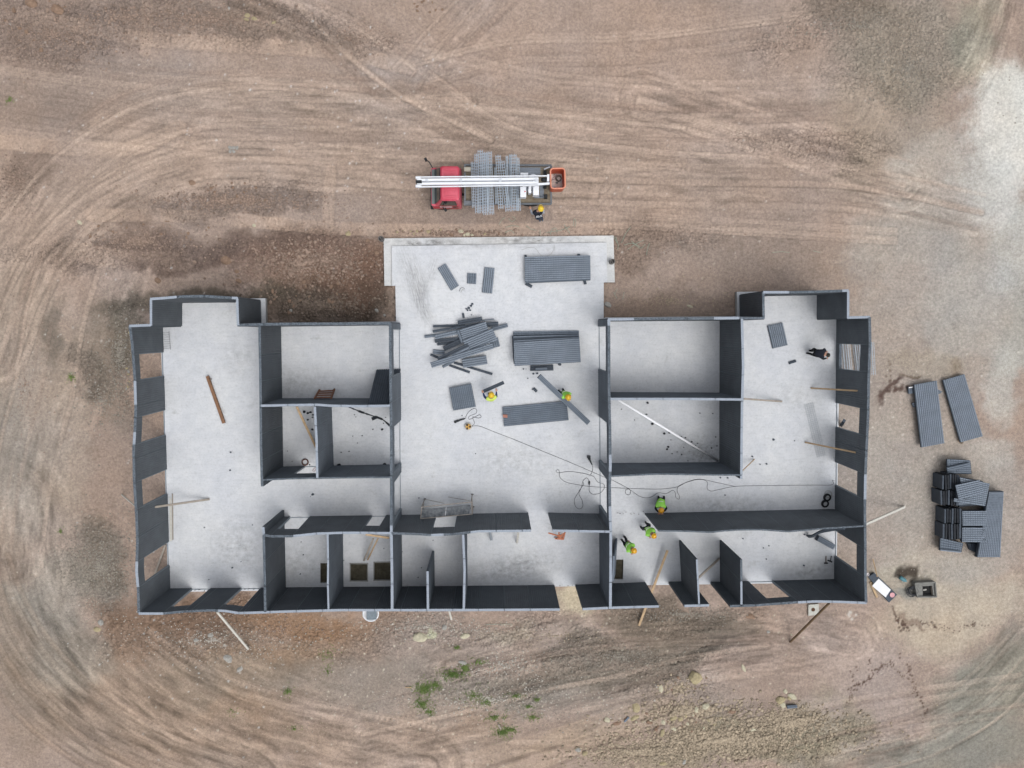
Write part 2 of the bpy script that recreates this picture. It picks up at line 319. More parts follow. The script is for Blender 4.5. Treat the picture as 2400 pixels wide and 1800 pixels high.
for k in range(7):
    d = k * 24 - 30
    rut([(0 - d * .6, 1330 + d), (40 - d * .7, 1440 + d), (120 - d * .7, 1560 + d), (230 - d * .6, 1660 + d), (380 - d * .5, 1740 + d), (560 - d * .4, 1800 + d)], 11 + 3 * (k % 3), .05, 0, .22, (166, 150, 134) if k % 2 else (150, 128, 108), dark_edge=.2)
def offs(pts, d):
    p = np.array(pts, float); t = np.gradient(p, axis=0); t /= np.linalg.norm(t, axis=1)[:, None]; return [tuple(q) for q in p + np.stack([-t[:, 1], t[:, 0]], -1) * d]
PATHS = [([(1600, 330), (1000, 270), (600, 235), (380, 262), (250, 320), (130, 410), (40, 520), (-60, 660)], 70), ([(1400, 425), (900, 400), (560, 375), (400, 400), (250, 470), (130, 570), (60, 680), (0, 850)], 60), ([(1330, 420), (1600, 430), (2000, 440), (2300, 500)], 55), ([(1300, 500), (1600, 515), (2100, 545)], 30),
         ([(1500, 230), (1700, 290), (1930, 370), (2120, 430)], 70), ([(940, 170), (1300, 240), (1700, 260), (2000, 250)], 80), ([(540, -40), (700, 20), (820, 70), (960, 170), (1100, 260)], 60), ([(960, 190), (1060, 80), (1180, -40)], 60), ([(980, 170), (1200, 120), (1500, 110), (1900, 60)], 50), ([(1000, 200), (1200, 330), (1500, 380), (1800, 400)], 50),
         ([(300, 1560), (450, 1660), (700, 1740), (1000, 1800)], 100), ([(850, 1720), (980, 1690), (1150, 1650), (1300, 1610), (1450, 1580), (1600, 1540), (1800, 1510)], 80), ([(1050, 1560), (1300, 1500), (1500, 1480), (1800, 1470)], 55), ([(160, 600), (115, 760), (95, 900), (60, 1040), (30, 1200), (20, 1320)], 80), ([(2420, 1520), (2300, 1640), (2150, 1720), (1950, 1770)], 80),
         ([(0, 260), (300, 300), (600, 330), (900, 330)], 60), ([(0, 150), (300, 190), (700, 215), (1100, 215)], 50), ([(700, 20), (900, 200), (1150, 330)], 40), ([(1200, 1800), (1600, 1790), (2000, 1700), (2400, 1640)], 60)]
gk = random.Random(77)
for pts_, hw_ in PATHS:
    for k in range(6):
        o_ = gk.uniform(-hw_, hw_); dk_ = gk.random() < .45
        rut(offs(pts_, o_), gk.uniform(6, 16), gk.uniform(.012, .03), gk.choice((0, 0, .01)), gk.uniform(.18, .36), (136, 116, 103) if dk_ else (182, 161, 144), dark_edge=gk.uniform(.1, .22))
# wet trail, rust coloured spots
def spots(pts, n, jit, r0, r1, col, k=.85, seed=1):
    g = np.random.RandomState(seed); q = spline(npW(pts), .08)
    for i in range(n):
        p = q[g.randint(len(q))] + g.randn(2) * jit; r = g.uniform(r0, r1)
        i0, i1 = np.searchsorted(XA, (p[0] - 3 * r, p[0] + 3 * r)); j0, j1 = np.searchsorted(YA, (p[1] - 3 * r, p[1] + 3 * r))
        m = k * np.clip(1.5 - np.hypot(GX[j0:j1, i0:i1] - p[0], GY[j0:j1, i0:i1] - p[1]) / r, 0, 1)[..., None]
        COL[j0:j1, i0:i1] = COL[j0:j1, i0:i1] * (1 - m) + c3(col) * m
RD = (100, 78, 68)
spots([(1990, 1650), (2003, 1610), (2030, 1598), (2060, 1565), (2090, 1555)], 80, .09, .025, .055, RD, seed=1)
spots([(2038, 1540), (2036, 1575)], 8, .04, .03, .06, RD, seed=2); spots([(2000, 1570), (2006, 1600)], 9, .12, .025, .05, RD, seed=3)
spots([(2110, 1535), (2095, 1560), (2105, 1575), (2130, 1590)], 18, .08, .025, .05, RD, seed=4)
spots([(2133, 1560), (2135, 1585), (2145, 1620), (2160, 1640), (2172, 1670), (2165, 1690)], 45, .07, .025, .055, RD, seed=5)
spots([(2105, 1450), (2125, 1468), (2135, 1465), (2170, 1460), (2200, 1472), (2240, 1478), (2280, 1462), (2310, 1470)], 70, .08, .025, .05, RD, seed=6)
spots([(2105, 1455), (2125, 1475)], 24, .08, .03, .07, RD, seed=7)
spots([(2055, 925), (2100, 912), (2140, 905)], 36, .07, .05, .1, (102, 82, 74), .6, seed=8)
spots([(2085, 850), (2085, 900)], 10, .05, .04, .08, (110, 92, 80), .6, seed=9)
spots([(1995, 1440), (2000, 1445)], 5, .1, .05, .1, (205, 200, 190), .6, seed=10)
# scattered pale grit and dust flecks
for (cx, cy, sp, n, cc) in [(460, 190, 5, 60, (205, 200, 195)), (900, 260, 3, 70, (205, 198, 192)), (1600, 330, 8, 90, (200, 190, 180)), (1000, 1500, 4, 160, (205, 196, 176)), (1500, 1500, 4, 150, (200, 190, 170)), (500, 1500, 3.5, 110, (190, 190, 186)), (250, 950, 3, 60, (190, 184, 175)), (2200, 1100, 5, 140, (200, 190, 178)), (1100, 400, 14, 260, (192, 178, 165)), (1200, 1650, 10, 240, (195, 185, 168)), (480, 350, 6, 60, (185, 175, 165))]:
    c = W(cx, cy, GZ); g = np.random.RandomState(cx)
    for i in range(n):
        p = np.array((c.x, c.y)) + g.randn(2) * sp; r = g.uniform(.02, .05)
        i0, i1 = np.searchsorted(XA, (p[0] - .1, p[0] + .1)); j0, j1 = np.searchsorted(YA, (p[1] - .1, p[1] + .1))
        m = .75 * np.clip(1.5 - np.hypot(GX[j0:j1, i0:i1] - p[0], GY[j0:j1, i0:i1] - p[1]) / r, 0, 1)[..., None]
        COL[j0:j1, i0:i1] = COL[j0:j1, i0:i1] * (1 - m) + c3(cc) * m
# ------------------------------------------------------------------ slab outline
SLAB = [(918, 577), (1422, 568.5), (1423, 661.6), (1415, 661.8), (1415, 745.5), (1420, 744), (1727, 741), (1727, 684), (1922, 681.5), (1923, 740), (1968, 739.5), (1966, 950), (1963.5, 1090), (1962, 1270), (1960.5, 1365),
        (1760, 1368), (1520, 1371.5), (1320, 1374.5), (900, 1379), (612, 1384.5), (393.5, 1387.5), (391.5, 1300), (388, 1160), (384, 1000), (379, 860), (376, 765), (414, 764), (414, 701), (622, 699), (623.5, 757.5), (928, 753.5), (926.6, 669.7), (919, 669.8)]
PITS = [[(751, 1320), (769, 1320), (769, 1366), (751, 1366)], [(821, 1321), (861.5, 1321), (861.5, 1361.5), (821, 1361.5)], [(876.5, 1318), (917, 1317.5), (917, 1359.5), (876.5, 1360)], [(1442.5, 1311.5), (1461.5, 1311.5), (1460, 1358), (1436.5, 1358)]]
RIM = [(899, 558.8), (1438, 552), (1441, 661.6), (1414, 662), (1414, 700), (930, 702), (926, 669.7), (901, 669.7)]
slab_w = [W(x, y, 0) for x, y in SLAB]
def inpoly(X, Y, poly):
    ins = np.zeros(X.shape, bool); n = len(poly)
    for i in range(n):
        a = poly[i]; b = poly[i - 1]
        c = ((a[1] > Y) != (b[1] > Y)); ins ^= c & (X < (b[0] - a[0]) * (Y - a[1]) / ((b[1] - a[1]) or 1e-9) + a[0])
    return ins
INS = inpoly(GX, GY, slab_w) | inpoly(GX, GY, [W(x, y, 0) for x, y in RIM])
Z = np.where(INS, np.minimum(Z, -.30), np.minimum(Z, -.19))
for pt in PITS:
    q = [W(x, y, 0) for x, y in pt]; x0 = min(p.x for p in q) - .1; x1 = max(p.x for p in q) + .1; y0 = min(p.y for p in q) - .1; y1 = max(p.y for p in q) + .1
    m = (GX > x0) & (GX < x1) & (GY > y0) & (GY < y1); Z[m] = -.12 + .03 * fbm(GX[m], GY[m], .4, 4, 7)
    COL[m] = c3((96, 90, 76)) * (1 + .25 * fbm(GX[m], GY[m], .2, 3, 9))[:, None]
mc = np.array(c3((160, 143, 130))); lum = COL.mean(-1, keepdims=True) / mc.mean(); COL = np.clip(COL * lum ** .22 * np.array((.965, 1.0, 1.03)), .02, .75)
def ground_z(x, y):
    i = int(np.clip(np.searchsorted(XA, x), 1, len(XA) - 1)); j = int(np.clip(np.searchsorted(YA, y), 1, len(YA) - 1)); return float(Z[j, i])
ny, nx = GX.shape; me = bpy.data.meshes.new('ground')
me.vertices.add(nx * ny); me.vertices.foreach_set('co', np.stack([GX, GY, Z], -1).astype(np.float32).ravel())
idx = np.arange(nx * ny).reshape(ny, nx); q = np.stack([idx[:-1, :-1], idx[:-1, 1:], idx[1:, 1:], idx[1:, :-1]], -1).reshape(-1, 4)
me.loops.add(q.size); me.loops.foreach_set('vertex_index', q.ravel().astype(np.int32))
me.polygons.add(len(q)); me.polygons.foreach_set('loop_start', np.arange(0, q.size, 4, dtype=np.int32)); me.polygons.foreach_set('loop_total', np.full(len(q), 4, np.int32))
me.polygons.foreach_set('use_smooth', np.ones(len(q), bool))
at = me.color_attributes.new('soil', 'FLOAT_COLOR', 'POINT'); at.data.foreach_set('color', np.concatenate([COL, np.clip(CLOD, 0, 1)[..., None]], -1).astype(np.float32).ravel())
me.update()
gm = bpy.data.materials.new('soil'); gm.use_nodes = True; n = gm.node_tree.nodes; l = gm.node_tree.links; p = n['Principled BSDF']; p.inputs['Roughness'].default_value = .95; p.inputs['Specular IOR Level'].default_value = .1
a_ = n.new('ShaderNodeAttribute'); a_.attribute_name = 'soil'; tc = n.new('ShaderNodeTexCoord')
nz = n.new('ShaderNodeTexNoise'); nz.inputs['Scale'].default_value = 7; nz.inputs['Detail'].default_value = 9; nz.inputs['Roughness'].default_value = .75; l.new(tc.outputs['Object'], nz.inputs[0])
mr = n.new('ShaderNodeMapRange'); mr.inputs['From Min'].default_value = .3; mr.inputs['From Max'].default_value = .7; mr.inputs['To Min'].default_value = .70; mr.inputs['To Max'].default_value = 1.30; l.new(nz.outputs[0], mr.inputs[0])
nz2 = n.new('ShaderNodeTexNoise'); nz2.inputs['Scale'].default_value = 26; nz2.inputs['Detail'].default_value = 4; nz2.inputs['Roughness'].default_value = .8; l.new(tc.outputs['Object'], nz2.inputs[0])
mr2 = n.new('ShaderNodeMapRange'); mr2.inputs['From Min'].default_value = .3; mr2.inputs['From Max'].default_value = .7; mr2.inputs['To Min'].default_value = .72; mr2.inputs['To Max'].default_value = 1.28; l.new(nz2.outputs[0], mr2.inputs[0])
mm_ = n.new('ShaderNodeMath'); mm_.operation = 'MULTIPLY'; l.new(mr.outputs[0], mm_.inputs[0]); l.new(mr2.outputs[0], mm_.inputs[1])
vm = n.new('ShaderNodeVectorMath'); vm.operation = 'SCALE'; l.new(a_.outputs['Color'], vm.inputs[0]); l.new(mm_.outputs[0], vm.inputs['Scale']); l.new(vm.outputs[0], p.inputs['Base Color'])
nb = n.new('ShaderNodeTexNoise'); nb.inputs['Scale'].default_value = 12; nb.inputs['Detail'].default_value = 6; nb.inputs['Roughness'].default_value = .7; l.new(tc.outputs['Object'], nb.inputs[0])
vo = n.new('ShaderNodeTexVoronoi'); vo.inputs['Scale'].default_value = 6.5; vo.inputs['Randomness'].default_value = 1
vz = n.new('ShaderNodeTexNoise'); vz.inputs['Scale'].default_value = 9; vz.inputs['Detail'].default_value = 3; l.new(tc.outputs['Object'], vz.inputs[0])
vx = n.new('ShaderNodeVectorMath'); vx.operation = 'MULTIPLY_ADD'; l.new(vz.outputs['Color'], vx.inputs[0]); vx.inputs[1].default_value = (.12, .12, .12); l.new(tc.outputs['Object'], vx.inputs[2]); l.new(vx.outputs[0], vo.inputs['Vector'])
vr = n.new('ShaderNodeMapRange'); vr.inputs['From Min'].default_value = .15; vr.inputs['From Max'].default_value = .75; vr.inputs['To Min'].default_value = 1; vr.inputs['To Max'].default_value = 0; l.new(vo.outputs['Distance'], vr.inputs[0])
vh = n.new('ShaderNodeMath'); vh.operation = 'MULTIPLY'; l.new(vr.outputs[0], vh.inputs[0]); l.new(a_.outputs['Alpha'], vh.inputs[1])
vt = n.new('ShaderNodeMapRange'); vt.inputs['To Min'].default_value = 1; vt.inputs['To Max'].default_value = 1.24; l.new(vh.outputs[0], vt.inputs[0])
v2 = n.new('ShaderNodeVectorMath'); v2.operation = 'SCALE'; l.new(vm.outputs[0], v2.inputs[0]); l.new(vt.outputs[0], v2.inputs['Scale']); l.new(v2.outputs[0], p.inputs['Base Color'])
b0 = n.new('ShaderNodeBump'); b0.inputs['Distance'].default_value = .09; b0.inputs['Strength'].default_value = 1; l.new(vh.outputs[0], b0.inputs['Height'])
bp = n.new('ShaderNodeBump'); l.new(b0.outputs[0], bp.inputs['Normal']); bp.inputs['Distance'].default_value = .05; bp.inputs['Strength'].default_value = .8; l.new(nb.outputs[0], bp.inputs['Height']); l.new(bp.outputs[0], p.inputs['Normal'])
me.materials.append(gm); go = bpy.data.objects.new('ground', me); C.objects.link(go); tag(go, kind='structure', label='bare brown and grey soil with tyre tracks round the slab')

# ------------------------------------------------------------------ concrete slab
def concrete(name, base, light, dark, blotch, marks=()):
    m = bpy.data.materials.new(name); m.use_nodes = True; n = m.node_tree.nodes; l = m.node_tree.links; p = n['Principled BSDF']; p.inputs['Roughness'].default_value = .8; p.inputs['Specular IOR Level'].default_value = .25
    tc = n.new('ShaderNodeTexCoord')
    def noise(sc, det, rg, lo, hi, c1, c2, stretch=None):
        z = n.new('ShaderNodeTexNoise'); z.inputs['Scale'].default_value = sc; z.inputs['Detail'].default_value = det; z.inputs['Roughness'].default_value = rg
        if stretch:
            mp = n.new('ShaderNodeMapping'); mp.inputs['Scale'].default_value = stretch[0]; mp.inputs['Location'].default_value = stretch[1]; l.new(tc.outputs['Object'], mp.inputs[0]); l.new(mp.outputs[0], z.inputs[0])
        else: l.new(tc.outputs['Object'], z.inputs[0])
        r = n.new('ShaderNodeValToRGB'); r.color_ramp.elements[0].position = lo; r.color_ramp.elements[1].position = hi; r.color_ramp.elements[0].color = c1; r.color_ramp.elements[1].color = c2; l.new(z.outputs[0], r.inputs[0]); return r.outputs[0]
    def mul(a, b, f=1):
        x = n.new('ShaderNodeMix'); x.data_type = 'RGBA'; x.blend_type = 'MULTIPLY'
        if isinstance(f, (int, float)): x.inputs[0].default_value = f
        else: l.new(f, x.inputs[0])
        l.new(a, x.inputs[6]); l.new(b, x.inputs[7]); return x.outputs[2]
    c = noise(.35, 5, .6, .35, .65, base, light)
    c = mul(c, noise(2.2, 8, .7, .40, .62, (.90, .91, .92, 1), (1, 1, 1, 1)))
    c = mul(c, noise(9, 6, .8, .36, .50, (.86, .86, .85, 1), (1, 1, 1, 1)))
    c = mul(c, noise(26, 3, .6, .30, .36, dark, (1, 1, 1, 1)))
    c = mul(c, noise(blotch, 7, .75, .26, .40, (.72, .71, .69, 1), (1, 1, 1, 1)))
    c = mul(c, noise(1.2, 5, .7, .34, .5, (.93, .93, .93, 1), (1, 1, 1, 1), ((1, 7, 1), (0, 0, 0))))
    for (mx, my, rx, ry, rot, k, st) in marks:
        mp = n.new('ShaderNodeMapping'); mp.vector_type = 'TEXTURE'; mp.inputs['Location'].default_value = (mx, my, 0); mp.inputs['Rotation'].default_value = (0, 0, rot); mp.inputs['Scale'].default_value = (rx, ry, 50); l.new(tc.outputs['Object'], mp.inputs[0])
        g = n.new('ShaderNodeTexGradient'); g.gradient_type = 'SPHERICAL'; l.new(mp.outputs[0], g.inputs[0])
        mp2 = n.new('ShaderNodeMapping'); mp2.inputs['Rotation'].default_value = (0, 0, -rot); mp2.inputs['Scale'].default_value = (1, 1, 1); l.new(tc.outputs['Object'], mp2.inputs[0])
        mp3 = n.new('ShaderNodeMapping'); mp3.inputs['Scale'].default_value = st; l.new(mp2.outputs[0], mp3.inputs[0])
        z = n.new('ShaderNodeTexNoise'); z.inputs['Scale'].default_value = 3; z.inputs['Detail'].default_value = 7; z.inputs['Roughness'].default_value = .75; l.new(mp3.outputs[0], z.inputs[0])
        mm = n.new('ShaderNodeMath'); mm.operation = 'MULTIPLY'; l.new(g.outputs['Fac'], mm.inputs[0])
        r = n.new('ShaderNodeMapRange'); r.inputs['From Min'].default_value = .4; r.inputs['From Max'].default_value = .65; r.inputs['To Max'].default_value = k; l.new(z.outputs[0], r.inputs[0]); l.new(r.outputs[0], mm.inputs[1])
        dk = n.new('ShaderNodeRGB'); dk.outputs[0].default_value = (.35, .34, .33, 1); c = mul(c, dk.outputs[0], mm.outputs[0])
    l.new(c, p.inputs['Base Color'])
    nb = n.new('ShaderNodeTexNoise'); nb.inputs['Scale'].default_value = 14; nb.inputs['Detail'].default_value = 6; l.new(tc.outputs['Object'], nb.inputs[0])
    b = n.new('ShaderNodeBump'); b.inputs['Distance'].default_value = .004; l.new(nb.outputs[0], b.inputs['Height']); l.new(b.outputs[0], p.inputs['Normal']); return m
def wm(px, py, rx, ry, rot, k, st):
    p = W(px, py); return (p.x, p.y, rx / 47, ry / 47, R(rot), k, st)
SM = concrete('slab_concrete', A(209, 212, 217), A(218, 220, 222), (.45, .45, .45, 1), .9,
  [wm(965, 640, 80, 34, -72, .8, (.6, 5, 1)), wm(985, 695, 80, 28, -80, 1.1, (.6, 6, 1)), wm(1010, 640, 60, 20, -110, .6, (.5, 6, 1)), wm(1000, 735, 60, 20, -60, .6, (.5, 6, 1)),
   wm(1160, 1430, 150, 90, 0, .5, (1, 1, 1)), wm(1210, 1330, 160, 50, 10, .9, (1, 1, 1)), wm(1200, 1080, 150, 70, 0, .5, (1, 1, 1)), wm(1700, 1190, 150, 40, 0, .7, (1, 1, 1)), wm(1860, 930, 80, 50, 0, .4, (1, 1, 1)), wm(560, 840, 60, 60, 0, .5, (1, 1, 1)), wm(560, 1280, 100, 100, 0, .6, (1, 1, 1)),
   wm(690, 900, 120, 60, 0, .5, (1, 1, 1)), wm(1640, 1060, 90, 60, 0, .8, (2, 2, 1)), wm(1900, 1340, 90, 40, 0, .8, (1.5, 1.5, 1)), wm(690, 1320, 80, 60, 0, .6, (1, 1, 1)), wm(1180, 570, 280, 16, 1, .8, (.5, 1.5, 1)), wm(1280, 1440, 60, 100, 0, .5, (1, 1, 1))])
def poly_slab(name, outer, holes, z0, z1, m, ms):
    mb = MB(); loops = [[Vector((p.x, p.y, z1)) for p in outer]] + [[Vector((p.x, p.y, z1)) for p in h] for h in holes]
    allv = [v for lp in loops for v in lp]; tris = tessellate_polygon(loops); fs = []
    for t in tris:
        a, b, c = (allv[i] for i in t)
        fs.append(tuple(t) if (b - a).cross(c - a).z > 0 else tuple(reversed(t)))
    mb.add(allv, fs, m)
    for lp in loops:
        n = len(lp); vs = lp + [Vector((v.x, v.y, z0)) for v in lp]; mb.add(vs, [(i, (i + 1) % n, n + (i + 1) % n, n + i) for i in range(n)], ms)
    return mb.obj(name, kind='structure')
SIDE = mat('slab_side', A(170, 172, 172), .9, .12, 4, .01, 12)
tag(poly_slab('concrete_floor', slab_w, [[W(x, y) for x, y in q] for q in PITS], -.45, 0, SM, SIDE), label='pale concrete floor slab with small soil filled openings')
RM = concrete('step_concrete', A(208, 210, 211), A(218, 218, 216), (.4, .4, .4, 1), 2.5, [wm(1000, 568, 120, 14, 0, 1.5, (.6, 1, 1)), wm(1250, 562, 150, 14, 0, 1.5, (.6, 1, 1))])
tag(poly_slab('porch_step', [W(x, y, -.12) for x, y in RIM], [], -.45, -.12, RM, SIDE), label='lower concrete step round the porch of the slab')
# raised kerbs round the openings
KM = mat('pit_kerb', A(150, 150, 146), .9, .15, 8)
for q in PITS[1:3]:
    mb = MB(); cs = [W(x, y, .02) for x, y in q]
    for i in range(4):
        a, b = cs[i], cs[(i + 1) % 4]; d = (b - a).normalized() * .03; mb.beam(a - d, b + d, .05, .05, bev=.01)
    thing1('pit_kerb', mb, KM, 'low rough kerb round the %s square soil opening in the floor' % ('left' if q is PITS[1] else 'right'), 'kerb')

# ------------------------------------------------------------------ building of foam panels
H = 3.2
FOAM = mat('foam_panel_face', (.086, .100, .115, 1), .8, .10, 1.1, .004, 30, spec=.25)
FOAM2 = mat('foam_panel_face_worn', (.098, .110, .124, 1), .8, .12, 1.4, .004, 30, spec=.25)
FOAM3 = mat('foam_panel_face_pale', (.13, .152, .178, 1), .8, .12, 1.2, .004, 30, spec=.25)  # paler face tone for the hall walls and partitions
FOAM4 = mat('foam_panel_face_grey', (.118, .133, .148, 1), .8, .12, 1.2, .004, 30, spec=.25)
TOPL = mat('foam_edge_light', A(154, 163, 175), .8, .10, 9, .004, 30)
TOPD = mat('foam_edge_dark', A(52, 60, 68), .8, .0, 22, .01, 30, col2=A(120, 130, 140))
CORE = mat('panel_joint', A(128, 138, 146), .8, .08, 9)
bld = empty('unfinished_building', W(1163, 1070), label='roofless building of dark foam panel walls on a pale slab', cat='building')
bo = Vector(bld.location)
def ribbed(mb, u0, u1, z0, z1, cb, ct, along, th, face, top):
    """One panel: vertical ribs on both faces, standing between u0 and u1."""
    L = u1 - u0; n = max(1, round(L / .1)); pt = L / n; us = []
    for i in range(n):
        b = u0 + i * pt; us += [(b, 0), (b + pt * .62, 0), (b + pt * .68, 1), (b + pt * .93, 1)]
    us.append((u1, 0)); rows = []
    def P3(u, off, z):
        f = z / H; c = cb(u) * (1 - f) + ct(u) * f + off
        return (u, c, z) if along == 'x' else (c, u, z)
    N = len(us)
    for s in (1, -1):
        vs = [P3(u, s * (th / 2 - .012 * g), z) for u, g in us for z in (z0, z1)]
        fs = [(2 * i, 2 * i + 2, 2 * i + 3, 2 * i + 1) for i in range(N - 1)]
        if (s == 1) == (along == 'x'): fs = [f[::-1] for f in fs]
        mb.add(vs, fs, face)
    vs = [P3(u, s * (th / 2 - .012 * g), z1) for u, g in us for s in (-1, 1)]
    fs = [(2 * i, 2 * i + 2, 2 * i + 3, 2 * i + 1) for i in range(N - 1)]; mb.add(vs, fs if along == 'x' else [f[::-1] for f in fs], top)
    if z0 > .01: mb.add([P3(u, s * (th / 2 - .012 * g), z0) for u, g in us for s in (-1, 1)], [f[::-1] for f in fs] if along == 'x' else fs, face)
    for u, fl in ((u0, 0), (u1, 1)):
        vs = [P3(u, -th / 2, z0), P3(u, th / 2, z0), P3(u, th / 2, z1), P3(u, -th / 2, z1)]
        f = (0, 1, 2, 3) if (fl ^ (along == 'y')) else (3, 2, 1, 0); mb.add(vs, [f], face)
WN = [0]
def wall(T, openings=(), th=.115, tops='L', h=H, face=None):
    """T: top centre line in survey pixels. openings: (base pixel from, to, lintel height, sill)."""
    k = WN[0]; WN[0] += 1; h = h + .004 * (k % 5)
    tp = [W(x, y, H) for x, y in T]; along = 'x' if abs(tp[-1].x - tp[0].x) > abs(tp[-1].y - tp[0].y) else 'y'
    ia = 0 if along == 'x' else 1
    pts = sorted([(p[ia], p[1 - ia]) for p in tp]); us = [p[0] for p in pts]; cs = [p[1] for p in pts]
    A0, A1 = pts[0], pts[-1]
    ct = lambda u: float(np.interp(u, us, cs)); cb = lambda u: A0[1] + (A1[1] - A0[1]) * (u - A0[0]) / (A1[0] - A0[0])
    u0, u1 = us[0], us[-1]; ops = []
    mid = (T[0][0] + T[-1][0]) / 2 if along == 'y' else (T[0][1] + T[-1][1]) / 2
    for o in openings:
        a, b = (W(mid, o[0]).y, W(mid, o[1]).y) if along == 'y' else (W(o[0], mid).x, W(o[1], mid).x)
        ops.append((min(a, b), max(a, b), o[2], o[3] if len(o) > 3 else 0))
    cuts = sorted({u0, u1} | {e for o in ops for e in o[:2] if u0 < e < u1})
    allc = list(cuts); s = u0 + 1.2
    while s < u1 - .15:
        if min(abs(s - c) for c in cuts) > .18: allc.append(s)
        s += 1.2
    allc = sorted(allc); core = MB(); panels = []
    for i, (a, b) in enumerate(zip(allc[:-1], allc[1:])):
        m = (a + b) / 2; op = next((o for o in ops if o[0] - 1e-6 < m < o[1] + 1e-6), None)
        rng = [(0, h)] if not op else ([(op[2], h)] if op[2] < h - .05 else []) + ([(0, op[3])] if op[3] else [])
        for z0, z1 in rng: panels.append((a, b, z0, z1, i))
    n = max(p[4] for p in panels) + 1
    for a, b, z0, z1, i in panels:                       # thin pale core that shows in the joints
        t2 = th / 2 - .004
        def q(u, s, z):
            f = z / H; c = cb(u) * (1 - f) + ct(u) * f + s * t2; v = Vector((u, c, z)) if along == 'x' else Vector((c, u, z)); return v - bo
        for e in (a, b):
            if (e - u0 < .01) or (u1 - e < .01): continue
            g = .014; vs = [q(e - g, -1, z0 + .01), q(e + g, -1, z0 + .01), q(e + g, 1, z0 + .01), q(e - g, 1, z0 + .01), q(e - g, -1, z1 - .004), q(e + g, -1, z1 - .004), q(e + g, 1, z1 - .004), q(e - g, 1, z1 - .004)]
            core.add(vs, [(4, 5, 6, 7), (0, 1, 5, 4), (2, 3, 7, 6), (1, 2, 6, 5), (3, 0, 4, 7)])
    c0 = q(u0 + .02, 0, .02); c1 = q(u1 - .02, 0, .02); core.beam(c0, c1, .03, .03)      # sole plate
    wo = core.obj('wall', CORE, bld)
    flip = (T[0][ia] > T[-1][ia]) if along == 'x' else (T[0][1] < T[-1][1])
    for a, b, z0, z1, i in panels:
        f = (i + .5) / n; f = 1 - f if flip else f
        tc_ = tops[min(len(tops) - 1, int(f * len(tops)))]
        mb = MB(); g = .014
        ribbed(mb, a + (g if a > u0 + .01 else 0), b - (g if b < u1 - .01 else 0), z0, z1 - .003 * (i % 2), cb, ct, along, th, face or (FOAM if (i * 7 + k) % 3 else FOAM2), TOPL if tc_ == 'L' else TOPD)
        mb.local(bo); mb.obj('wall_panel', None, wo)
    return wo
W1 = [(304, 764), (309, 800), (312, 835), (316, 890), (318, 960), (316, 1010), (313, 1055), (314, 1120), (317, 1165), (320, 1215), (322, 1270), (320, 1340), (324, 1385), (325, 1437)]
wall(W1, [(825.5, 881.5, 2.72), (961, 1019.6, 2.62), (1100, 1158, 2.62), (1269.6, 1325.7, 2.62)], tops='DDLDDLDDDDLD', th=.13, face=FOAM4)
wall([(303, 764), (354, 762)], tops='L', th=.12)
wall([(354, 763), (354, 702)], tops='L', face=FOAM4)
wall([(352, 701), (380, 699), (427, 695), (480, 694), (510, 696), (558, 699)], tops='LDLDL', th=.12)
wall([(556, 699), (558, 762)], tops='L')
wall([(556, 762), (625, 760), (696, 759), (784, 758.8), (916, 758)], tops='DDDD', th=.13)
wall([(914.5, 757), (914.5, 816), (915.5, 881), (916, 944), (917, 1028), (917, 1101), (917, 1173), (917, 1242), (918, 1297), (919, 1369), (919, 1428)], [(772, 874, 2.55), (984, 1085, 2.55), (1106, 1192, 2.55)], tops='DDDDDDDDLLL', th=.13, face=FOAM3)
wall([(608, 764), (610, 863), (611, 953), (611.6, 1046), (613.5, 1119), (614.5, 1140)], tops='DDDD', th=.12)
wall([(612, 951), (676, 949.5), (743, 948.6), (779, 951), (851, 952), (914, 951)], tops='L', face=FOAM3)
wall([(738, 953), (742, 1028), (743.7, 1120)], tops='L', face=FOAM3)
wall([(616, 1125), (677, 1122), (741, 1120.7), (790, 1120), (860, 1119), (915, 1119)], [(715, 777, 2.05)], tops='D', th=.08, face=FOAM3)
wall([(617, 1235), (618, 1252), (619, 1297), (620.7, 1369), (621.6, 1434)], tops='LDDD', th=.12)
wall([(618, 1254), (636, 1257), (683, 1256.8), (742.7, 1250.5), (802, 1248.7), (851, 1248.7), (916, 1249.6)], [(681, 728, 2.2), (872, 906, 2.1)], tops='DLLLL', face=FOAM4)
wall([(918, 1249.6), (980, 1251.8), (1008.5, 1254), (1062.8, 1251.8), (1123.5, 1245), (1245, 1243.7)], [(1023, 1072, 2.2)], tops='DLDLL', face=FOAM4)
wall([(1296, 1243.5), (1429, 1246)], tops='L', face=FOAM4)
wall([(1427, 748), (1427.4, 806), (1427.4, 875), (1428, 936), (1429.7, 1008), (1430.6, 1090), (1429, 1135), (1429.7, 1196), (1431.5, 1240), (1431.5, 1303), (1430.6, 1424)], [(765, 865, 2.6), (975, 1078, 2.6), (1099, 1184, 2.6)], tops='LDDDDLDLLLL', th=.13, face=FOAM3)
wall([(1425, 748.7), (1481, 748), (1542.7, 747), (1687, 746), (1731, 745.3), (1791, 746)], tops='LDDDLD', th=.12)
wall([(1739, 747), (1741.6, 859), (1739, 956), (1738, 1046), (1737.6, 1111), (1737, 1122.5)], tops='L', th=.12, face=FOAM4)
wall([(1431, 935), (1561, 935), (1615, 935), (1738, 936.4)], tops='L', face=FOAM3)
wall([(1432, 1116), (1506.6, 1112.5), (1542.7, 1111), (1651, 1112.5), (1738, 1113.4)], tops='D', th=.08, face=FOAM3)
wall([(1789, 684), (1790, 747)], tops='D')
wall([(1789, 685), (1857, 685), (1919, 683.5), (1989, 681)], tops='LDLDL', th=.12)
wall([(1988, 681), (1987.5, 746)], tops='L', face=FOAM4)
wall([(1986, 744.5), (2039, 743)], tops='L')
